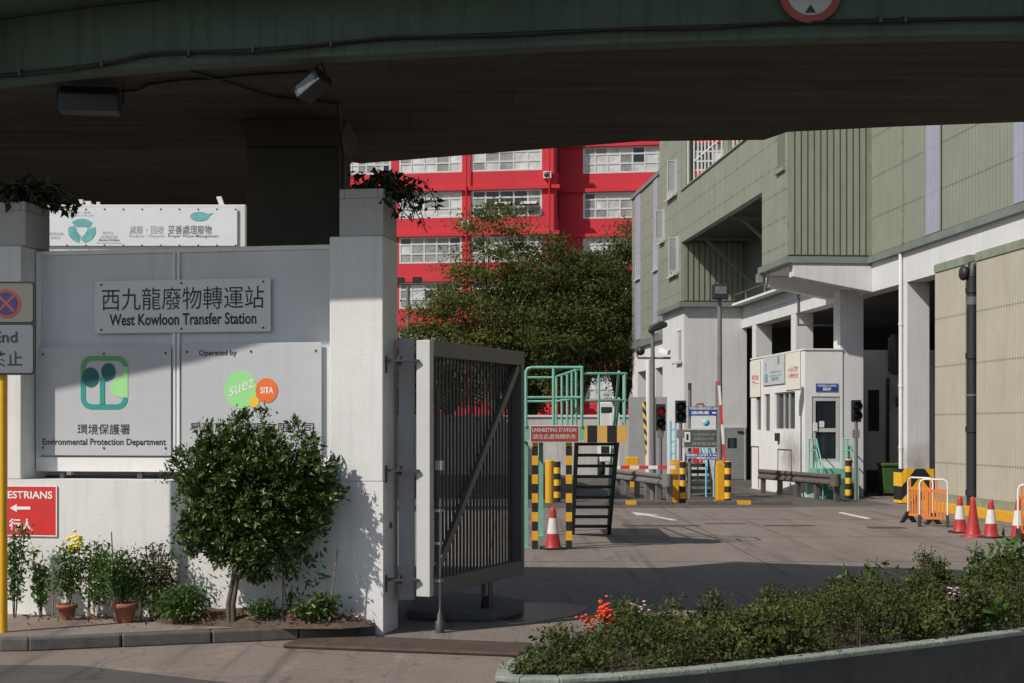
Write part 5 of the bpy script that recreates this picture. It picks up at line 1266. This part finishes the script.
# ================================================================== unsheeting platform
PX = lambda px: X(px,27.3)
P_ = thing('unsheeting_platform','mint green steel platform with railings and dark stairs, black and yellow edge','platform',base=(1.15,27.3,0))
x0,x1,xr_ = X(524,27.3),X(581,27.3),X(627,27.3); zd = Z(426,27.3)
y0,y1,y2 = 27.3,31.4,28.1
def pp(name,m,boxes,bevel=0):
    g = MB()
    for b_ in boxes: g.box(*b_)
    return g.build(name,m,P_,bevel=bevel)
pp('deck','mint_dark',[(x0,x1,y0+.05,y1,zd-.09,zd-.02),(x1,xr_,y0+.05,y2,zd-.09,zd-.02)])
pp('edge_beam','mint',[(x0-.02,x0+.06,y0,y1,zd-.28,zd),(x0+.061,X(584.4,27.3),y0,y0+.05,zd-.26,zd),(x0+.061,x1,y1-.05,y1,zd-.26,zd),(x1-.059,x1,y2,y1-.051,zd-.26,zd-.001)])
pp('striped_edge','stripe_deck',[(X(584.5,27.3),xr_,y0-.02,y0+.03,zd-.30,zd+.01)])
pp('side_plate','stair_dark',[(xr_-.03,xr_,y0+.031,y2,zd-.26,zd)])
R_ = .024
def rail(pts,nm='railing',r=R_): g = MB(); g.tube(pts,r,8); return g
z1r = Z(367.5,27.3); zm = zd+.62; z2r = Z(373.5,27.3)
g = MB()
xl_ = X(526,27.3); xm2 = X(553.5,27.3); xe = X(583,27.3)
g.tube([(xl_,y0,zd-.02),(xl_,y0,z1r-.08),(xl_+.03,y0,z1r-.02),(xl_+.1,y0,z1r),(xe,y0,z1r)],R_+.004,8)
g.tube([(xl_,y0,Z(397.5,27.3)),(xe,y0,Z(397.5,27.3))],R_,8); g.tube([(xm2,y0,zd-.02),(xm2,y0,z1r)],R_+.004,8); g.tube([(xe-.02,y0,zd-.02),(xe-.02,y0,z1r-.01)],R_+.004,8)
g.build('railing','mint',P_)
g = MB(); zz = z2r
g.tube([(x1+.02,y0+.04,zz),(xr_-.04,y0+.04,zz),(xr_,y0+.1,zz),(xr_,y2,zz)],R_,8); g.tube([(x1+.02,y0+.04,Z(400.5,27.3)),(xr_,y0+.04,Z(400.5,27.3)),(xr_,y2,Z(400.5,27.3))],R_,8)
for x in (X(599,27.3),X(625,27.3)): g.tube([(x,y0+.04,zd-.02),(x,y0+.04,zz)],R_,8)
g.tube([(xr_,y2,zd-.2),(xr_,y2,zz)],R_,8); g.build('railing','mint',P_)
g = MB(); zs_ = zd+1.02
xs = lambda y: x1-.03-.30*(y-y0)/4.1
for o in (-.02,.5): g.tube([(xs(y0+.06),y0+.06,zs_-o),(xs(y1-.05),y1-.05,zs_-o)],R_,8)
for y in (y0+.5,y0+1.2,y0+2.0,y0+3.0,y1-.05): g.tube([(xs(y),y,zd-.02),(xs(y),y,zs_+.02)],R_,8)
g.tube([(x0+.02,y1-.03,zs_),(xs(y1),y1-.03,zs_)],R_,8); g.tube([(x0+.02,y1-.03,zs_-.5),(xs(y1),y1-.03,zs_-.5)],R_,8); g.tube([(x0+.02,y1-.03,zd),(x0+.02,y1-.03,zs_)],R_,8)
g.build('railing','mint',P_)
for x,y in ((x0+.03,y0+.4),(x0+.03,y1-.1),(X(541,30.5),30.5)):
    g = MB(); g.cbox((x,y,0),.09,.09,zd-.29); g.cbox((x,y,0.001),.22,.22,.02); g.build('leg','mint',P_)
# stairs going down away from the camera
ya,yb2 = y2,31.0; xsl,xsr = X(577,28.1),X(618.5,27.9)
nT = 9
for s,x in ((0,xsl),(1,xsr)): 
    g = MB(); g.beam((x,ya,zd-.12),(x+(.02 if s else .04),yb2,.08),.07,.26); g.build('stringer','stair_dark',P_)
for k in range(nT):
    f = (k+1)/(nT+.5); y = ya+(yb2-ya)*f; z = zd-.1-(zd-.2)*f; g = MB(); g.box(xsl+.03,xsr-.03,y-.14,y+.14,z-.055,z+.0); g.build('tread','stair_dark',P_)
g = MB()
for o in (0,.5): g.tube([(xsr+.02,ya,zd+1.02-o),(xsr+.02,yb2,1.0-o)],R_,8)
g.tube([(xsr+.02,yb2,.05),(xsr+.02,yb2,1.0)],R_,8); g.tube([(xsr+.02,(ya+yb2)/2,1.0),(xsr+.02,(ya+yb2)/2,2.1)],R_,8); g.build('stair_rail','mint',P_)
# striped posts and red sign
t = thing('unsheeting_sign','red sign reading UNSHEETING STATION on two black and yellow posts','sign',base=(X(554,27.1),27.1,0))
Dq = 27.1
for px in (535,569): g = MB(); g.box(X(px-3,Dq),X(px+3,Dq),Dq,Dq+.1,0.006,Z(441.5,Dq)); g.build('post','stripe_post',t); g = MB(); g.box(X(px-4.4,Dq),X(px+4.4,Dq),Dq-.04,Dq+.14,0,.0055); g.build('foot_plate','mint',t)
g = MB(); g.box(X(530,Dq),X(579,Dq),Dq-.06,Dq-.03,Z(442.3,Dq),Z(425.3,Dq)); g.build('plate_edge','plate_white',t)
g = MB(); g.box(X(530.8,Dq),X(578.2,Dq),Dq-.064,Dq-.0605,Z(441.5,Dq),Z(426.1,Dq)); g.build('plate','dull_red_sign',t)
text('UNSHEETING STATION',X(532,Dq),X(576,Dq),Z(431.8,Dq),Z(428,Dq),Dq-.066,'cone_white',t,bold=.01); text('請在此處揭開帆布',X(533,Dq),X(575.5,Dq),Z(439,Dq),Z(434,Dq),Dq-.066,'cone_white',t,bold=.0)
# ================================================================== far boundary wall, truck, red building
t = thing('yard_wall','low off-white far boundary wall of the yard behind the platform','wall',base=(-5,70,0))
g = MB(); g.box(-26,X(634,70),70,70.25,0,Z(417,70)); g.build('wall_panel','yard_wall',t); g = MB(); g.box(-26.1,X(634,70)+.05,69.93,70.32,Z(417,70)+.001,Z(415,70)); g.build('coping','far_white',t)
t = thing('parked_truck','white truck cab parked behind the platform railings, mostly hidden','truck',base=(X(608,66),66,0)); D = 66
g = MB(); g.prism([(X(600,D),.7),(X(616,D),.7),(X(616,D),Z(411,D)),(X(612,D),Z(402,D)),(X(600,D),Z(402,D))],D,D+2.1,'Y'); g.build('cab','far_white',t,bevel=.05)
g = MB(); g.box(X(601,D),X(612,D),D-.01,D-.001,Z(413,D),Z(407,D)); g.build('windscreen','glass',t)
g = MB(); g.box(X(601,D),X(615,D),D-.02,D-.011,1.1,1.4); g.build('grille','black_metal',t)
for s in (X(602,D),X(614,D)): g = MB(); g.lathe((s,D+.6,.48),[(.0001,-.15),(.46,-.15),(.48,0),(.46,.15),(.0001,.15)],18,'X'); g.build('wheel','rubber',t)
D = 67; t = thing('yard_cabinet','white upright cabinet box by the far wall right of the truck','cabinet',base=(X(611,D),D,0)); g = MB(); g.box(X(606,D),X(615,D),D-3,D-2.4,0,Z(413,D-3)); g.build('body','white_wall',t,bevel=.02); g = MB(); g.box(X(610,D)-.01,X(610,D)+.01,D-3.012,D-3.001,.1,Z(414,D-3)); g.build('door_gap','dark_steel',t)

RB = thing('red_building','tall red painted building with bands of gridded windows','building',base=(X(480,130),130,0),rot=math.atan(-.16))
RF = Frame(math.atan(-.16)); RY = RF.loc(X(556,130),130)[1]; RY2 = RY+2.6
def rp(px,py,c): x,D = RF.on_y(px,c); return x,Z(py,D)
xl0 = rp(300,300,RY)[0]; xcc = rp(556,300,RY)[0]; xs0 = rp(570.5,300,RY)[0]
rows = [(129,170.5),(190,216.5),(238,262),(291,314),(337,360)]    # photo heights of the window bands on the left block
rz = [(rp(500,a,RY)[1],rp(500,b_,RY)[1]) for a,b_ in rows]
pitch = rz[1][1]-rz[2][1]
zz_ = [rz[1][1]-pitch*k for k in range(-2,5)]; hh_ = rz[1][0]-rz[1][1]
zw = [(z,z+hh_) for z in zz_ if z > -1]
ztop = max(z for z,_ in zw)+pitch
def rwall(x0,x1,y,cols,name='wall'):
    """a wall with real window openings: cols = list of (xa,xb)"""
    g = MB(); zprev = 0
    for z0,z1 in sorted(zw)+[(ztop,ztop)]:
        if z0 > zprev: g.box(x0,x1,y,y+.4,zprev,z0)
        if z1 > z0:
            xp = x0
            for a,b_ in cols: g.box(xp,a,y,y+.4,z0,z1); xp = b_
            g.box(xp,x1,y,y+.4,z0,z1)
        zprev = z1
    return g.build(name,'red_wall',RB)
cL = [(rp(350,0,RY)[0],rp(391,0,RY)[0]),(rp(399,0,RY)[0],rp(462,0,RY)[0]),(rp(471.5,0,RY)[0],rp(542,0,RY)[0])]
cR = [(rp(583,0,RY2)[0],rp(670,0,RY2)[0]),(rp(682,0,RY2)[0],rp(760,0,RY2)[0])]
rwall(xl0-12,xcc,RY,cL); rwall(xcc+.001,rp(800,0,RY2)[0],RY2,cR)
g = MB(); g.box(xcc-.4,xcc,RY+.401,RY2-.001,0,ztop); g.build('return_wall','red_wall',RB)
g = MB(); g.box(xl0-12,rp(800,0,RY2)[0],RY+8,RY+8.3,0,ztop); g.build('inner_wall','interior',RB)
g = MB()
for z0,z1 in zw: 
    g.box(xl0-12,xcc+.35,RY-.35,RY-.001,z0-1.65,z0-1.35)
    g.box(xcc+.351,rp(800,0,RY2)[0],RY2-.35,RY2-.001,z0-1.65,z0-1.35)
g.build('ledge','red_wall',RB)
g = MB()
for z0,z1 in zw: g.box(xl0-12,rp(800,0,RY2)[0],RY2+.41,RY+7.99,z0-.9,z0-.7)
g.build('floor_slab','interior',RB)
for bi,(cols,y) in enumerate(((cL,RY),(cR,RY2))):
    for ci,(a,b_) in enumerate(cols):
        for wi,(z0,z1) in enumerate(zw):
            if z1 < 1.5: continue
            g = MB(); n = 5 if b_-a < 7 else 7; fw = .09; yy0,yy1 = y+.02,y+.1
            for k in range(n+1): x = a+(b_-a)*k/n; xx = min(max(x,a+fw),b_-fw); g.box(xx-fw*(1.1 if k in (0,n) else .8),xx+fw*(1.1 if k in (0,n) else .8),yy0,yy1,z0,z1)
            for k in range(4): z = z0+(z1-z0)*(0,.36,.72,1)[k]; z_ = min(max(z,z0+.07),z1-.07); g.box(a,b_,yy0-.012,yy1+.01,z_-.07,z_+.07)
            f = g.build('window','alu',RB)
            dark = (bi==0 and ci==2 and abs(z0-rz[1][1])<.5) or rng.random() < .1
            g = MB(); wts = (.0,.1,.9) if dark else ((.15,.6,.25) if (z0 < rz[1][1]-1 and bi==0) else (.66,.24,.10))
            for k in range(n):
                mcol = rng.choice(3,p=wts)
                for q in range(3):
                    g.use(int(mcol if rng.random()<.75 else rng.choice(3,p=wts))); fa,fb = (0,.36,.72)[q],(.36,.72,1)[q]
                    g.box(a+.05+(b_-a-.1)*k/n,a+.05+(b_-a-.1)*(k+1)/n-.002,y+.06,y+.07,z0+.04+(z1-z0-.08)*fa,z0+.04+(z1-z0-.08)*fb-.002)
            g.build('pane',['glass_pale','glass_mid','glass'],f)
            if bi==0 and ci==2 and abs(z0-rz[1][1])<.5:
                for fx in (.45,.82):
                    x = a+(b_-a)*fx; g = MB(); g.add([(x-.7,y+.08,z1-1.0),(x+.7,y+.08,z1-1.0),(x+.7,y-.7,z0+.95),(x-.7,y-.7,z0+.95)],[(0,1,2,3)]); g.build('open_sash','alu',f)
    # narrow windows of the return wall
for z0,z1 in zw:
    g = MB(); g.box(xcc+.001,xcc+.06,RY+.9,RY2-.5,z0,z1); g.build('side_window','glass',RB)
for (x_,z_,s_) in ((rp(466.5,0,RY)[0],zw[2][0]-.9,1),(rp(548,0,RY)[0],zw[1][0]-.8,1),(rp(425,0,RY)[0],zw[0][0]-.9,1)):
    g = MB(); g.box(x_-.35,x_+.35,RY-.45,RY-.001,z_,z_+.6); ac = g.build('air_conditioner','alu',RB,bevel=.02)
    g = MB(); g.lathe((x_-.05,RY-.46,z_+.3),[(.0001,0),(.24,0),(.24,.008)],16,'Y'); g.build('fan_grille','black_metal',ac)
for px_ in (467,550):
    x_ = rp(px_,0,RY)[0]; g = MB(); g.tube([(x_,RY-.42,0),(x_,RY-.42,ztop)],.07,8); g.build('down_pipe','red_dark',RB)
# thin far lamp post left of the trees
x = X(408,95); t = thing('lamp_post','thin grey lamp post with small black lamps in front of the red building','lamp post',base=(x,95,0)); g = MB(); g.tube([(x,95,0),(x,95,Z(287,95))],.11,8); g.build('pole','pole_grey',t); 
g = MB(); g.box(x-.7,x-.2,94.9,95.1,Z(283,95),Z(277.5,95)); g.box(x+.3,x+.9,94.9,95.1,Z(283,95),Z(277,95)); g.box(x-.7,x+.9,94.97,95.03,Z(285,95),Z(284.3,95)); g.build('lamp','black_metal',t)
# ================================================================== trees
def tree(name,label,px,D,pyt,w_,zlow,n_cl,n_leaf,size,mname,flat=.8,seed=1,bend=0):
    global rng
    rng = np.random.default_rng(seed)
    x = X(px,D); zt_ = Z(pyt,D); rz_ = (zt_-zlow)/2; zc = (zt_+zlow)/2; rx = w_/2
    t = thing(name,label,'tree',base=(x,D,0),group='trees between the yard and the red building')
    g = MB(); g.tube([(x,D,-.05),(x+.1,D,zlow*.5),(x+bend*.3,D,zlow+rz_*.4),(x+bend,D,zc+rz_*.3)],[.32,.26,.18,.06],10)
    cl,u = clumps((x+bend*.5,D,zc),(rx,rx*.8,rz_),n_cl,.3)
    ang = np.arctan2(cl[:,2]-zc,cl[:,0]-x); bul = 1+.12*np.sin(3*ang+seed)+.10*np.sin(5*ang+seed*2)+.06*np.sin(11*ang)
    cl[:,0] = x+(cl[:,0]-x)*bul; cl[:,2] = zc+(cl[:,2]-zc)*bul*(1-.0)
    for c_ in cl[::9]:
        mid = (x+(c_[0]-x)*.35,D+(c_[1]-D)*.35,zlow+(c_[2]-zlow)*.35+.6); g.tube([(x,D,zlow*.8),mid,tuple(c_)],[.13,.07,.02],5,caps=False)
    g.build('trunk','bark',t)
    arrs = []
    for c_,uu in zip(cl,u):
        s = rng.uniform(.22,.48); P = c_+rng.normal(size=(n_leaf,3))*np.array([s*1.35,s,s*.5])
        arrs.append(leaf_arrays(P,size,up=.3,droop=.1,aspect=.55,outward=uu[None]*.3,centre=c_-np.array([0,0,.15]),lean=2.5))
    leaf_mesh('crown',arrs,mname,t)
tree('broadleaf_tree','feathery olive green tree in front of the red building, tallest of the group',492,80,211,6.6,4.3,230,120,.15,'leaf_tree',seed=3,bend=.5)
tree('broadleaf_tree','lower spreading olive tree at the left end of the group, behind the gate top',448,84,282,5.2,2.6,170,110,.15,'leaf_tree',seed=5)
tree('broadleaf_tree','dense dark green rounded tree right of the tallest one',578,78,243,6.2,3.9,380,120,.15,'leaf_tree2',seed=8)
tree('broadleaf_tree','dark tree pressed against the green building corner',622,88,212,4.8,3.4,260,120,.15,'leaf_tree2',seed=11)
tree('broadleaf_tree','smaller tree filling the gap low between the tallest and the dense dark tree',530,86,270,5.6,2.6,250,120,.15,'leaf_tree2',seed=14)
tree('broadleaf_tree','tree half hidden behind the gate leaf, left of the green platform',395,82,330,5.6,2.2,170,110,.15,'leaf_tree',seed=17)
rng = np.random.default_rng(99)
# ================================================================== foreground planter
fr_px = [(496,675.5),(520,677.5),(560,678),(620,675),(708,667.5),(780,659.5),(850,651.5),(940,641),(1024,630),(1200,605)]
ZP = .5
fr_w = [(X(a,(H-ZP)*F/(b_-HY)),(H-ZP)*F/(b_-HY)) for a,b_ in fr_px]
bk_w = [(8.5,19.0),(6.2,16.9),(4.6,15.5),(2.6,13.9),(1.2,12.65),(.5,11.9),(.1,11.3),(-.08,10.8)]
loop = fr_w+bk_w
cxm = sum(p[0] for p in loop)/len(loop); cym = sum(p[1] for p in loop)/len(loop)
def inl(lp,d):
    o = []; n = len(lp)
    for i in range(n):
        a = Vector(lp[i-1]); b_ = Vector(lp[i]); c_ = Vector(lp[(i+1)%n]); t1=(b_-a).normalized(); t2=(c_-b_).normalized(); tt=(t1+t2).normalized(); o.append((b_.x-tt.y*d,b_.y+tt.x*d))
    return o
inner_l = inl(loop,.13)
PL = thing('road_planter','raised curved concrete planter with pale green painted rim in the foreground','planter',base=(3,12.5,0))
g = MB(); n = len(loop)
for i in range(n):
    j=(i+1)%n; g.prism([loop[i],loop[j],inner_l[j],inner_l[i]],0,ZP-.045,'Z')
g.build('wall','planter_dark',PL)
g = MB()
o2 = inl(loop,-.012)
for i in range(n):
    j=(i+1)%n; g.prism([o2[i],o2[j],inner_l[j],inner_l[i]],ZP-.044,ZP,'Z')
g.build('rim','planter_rim',PL,bevel=.012)
g = MB(); g.prism(inner_l,.05,ZP-.06,'Z'); g.build('soil','soil',PL)
def inside(lp,x,y):
    c_ = False; n = len(lp)
    for i in range(n):
        x1_,y1_ = lp[i]; x2_,y2_ = lp[i-1]
        if (y1_>y)!=(y2_>y) and x < (x2_-x1_)*(y-y1_)/(y2_-y1_)+x1_: c_ = not c_
    return c_
mounds = [(rng.uniform(-.1,8),rng.uniform(10.2,18),rng.uniform(.10,.26),rng.uniform(.04,.30)) for _ in range(230)]
cl = []
inn = inl(loop,.15)
while len(cl) < 3400:
    x = rng.uniform(-.1,8); y = rng.uniform(10.2,18.5)
    if inside(inn,x,y):
        e = 1.0
        if not inside(inl(loop,.26),x,y): e = .7
        h = (.175+.05*math.sin(x*3.1+y)+.04*math.sin(x*1.3-y*2.2)+max(q[3]*max(0,1-((x-q[0])**2+(y-q[1])**2)/q[2]**2)**.5 for q in mounds))*e*(1.0+.05*x)
        if x < .9: h *= .65+.35*x/.9
        cl.append((x,y,ZP-.05+max(.06,h)*rng.uniform(.12,1)**.55,h))
arrs = []
for x,y,z,h in cl:
    n = rng.integers(30,50); ls = .026 if math.sin(x*2.3+y*1.7)+rng.normal(0,.5) > -.3 else .042; P = np.array((x,y,z))+rng.normal(size=(n,3))*np.array([.05,.05,.035]); arrs.append(leaf_arrays(P,ls,up=.5,aspect=.5,centre=(x,y,z-.03),lean=1.3))
hd = leaf_mesh('groundcover_shrubs',arrs,'leaf_hedge'); tag(hd,'low mass of small-leaved olive green shrubs filling the foreground planter','shrubs',kind='stuff')
g = MB()
for x,y,z,h in cl[::4]:
    g.tube([(x+rng.normal(0,.05),y+rng.normal(0,.05),ZP-.07),(x,y,z)],.004,4,caps=False)
tag(g.build('shrub_twigs','bark'),'bare twigs of the planter shrubs','twigs',kind='stuff')
def pplant(name,label,px,D,z0,h,n,size,mname,w_=.2,fl=None,cat='plant'):
    x = X(px,D); t = thing(name,label,cat,base=(x,D,ZP-.06)); g = MB(); P=[]; FP=[]
    for k in range(6):
        tx_ = x+rng.normal(0,w_*.6); ty = D+rng.normal(0,w_*.4); hh = h*rng.uniform(.75,1); g.tube([(x,D,ZP-.07),((x+tx_)/2,(D+ty)/2,ZP+hh*.5),(tx_,ty,ZP-.05+hh)],.005,5)
        for q in range(n//6): f = rng.uniform(.3,1); P.append((x+(tx_-x)*f+rng.normal(0,.03),D+(ty-D)*f+rng.normal(0,.03),ZP-.05+hh*f))
        FP.append((tx_,ty,ZP-.05+hh))
    g.build('stems','bark',t); leaf_mesh('foliage',[leaf_arrays(np.array(P),size,up=.5,aspect=.38)],mname,t)
    if fl:
        g = MB()
        for (a,b_,c_) in FP:
            for _ in range(14 if fl=='flower_red' and h>.4 else 7): g.ball((a+rng.normal(0,.03),b_+rng.normal(0,.02),c_+rng.normal(0,.028)),.015,4,(1,1,.6))
        g.build('flowers',fl,t)
pplant('red_flower_plant','plant with clustered bright red flowers near the left end of the planter',604,10.95,0,.45,50,.05,'leaf_weed',.08,'flower_red')
pplant('lilac_flower_plant','small plant with pale lilac flowers just right of the red flowers',632,11.6,0,.37,50,.05,'leaf_weed',.06,'flower_pink')
pplant('leafy_weed','tall pale green leafy weed rising from the planter, at the right edge',1006,14.2,0,.72,240,.09,'leaf_weed',.2)
pplant('leafy_weed','tall pale green leafy weed rising from the planter, left of the tallest weeds',975,14.4,0,.60,160,.08,'leaf_weed',.17)
pplant('leafy_weed','thin leafy weed rising above the shrubs in the middle of the planter',868,14.0,0,.56,130,.08,'leaf_weed',.14)
pplant('leafy_weed','small leafy weed with pinkish tip at the left end of the planter',545,10.75,0,.2,80,.05,'leaf_weed',.14)
pplant('leafy_weed','small bright green weed at the planter front edge, centre',662,10.75,0,.16,80,.05,'leaf_weed',.13)
pplant('lilac_flower_plant','sprig with pale lilac flowers among the shrubs at the right of the planter',952,12.9,0,.36,50,.05,'leaf_weed',.1,'flower_pink')
pplant('leafy_weed','broad-leaved bright weed near the planter front at the right',985,12.65,0,.3,60,.12,'leaf_weed',.12)
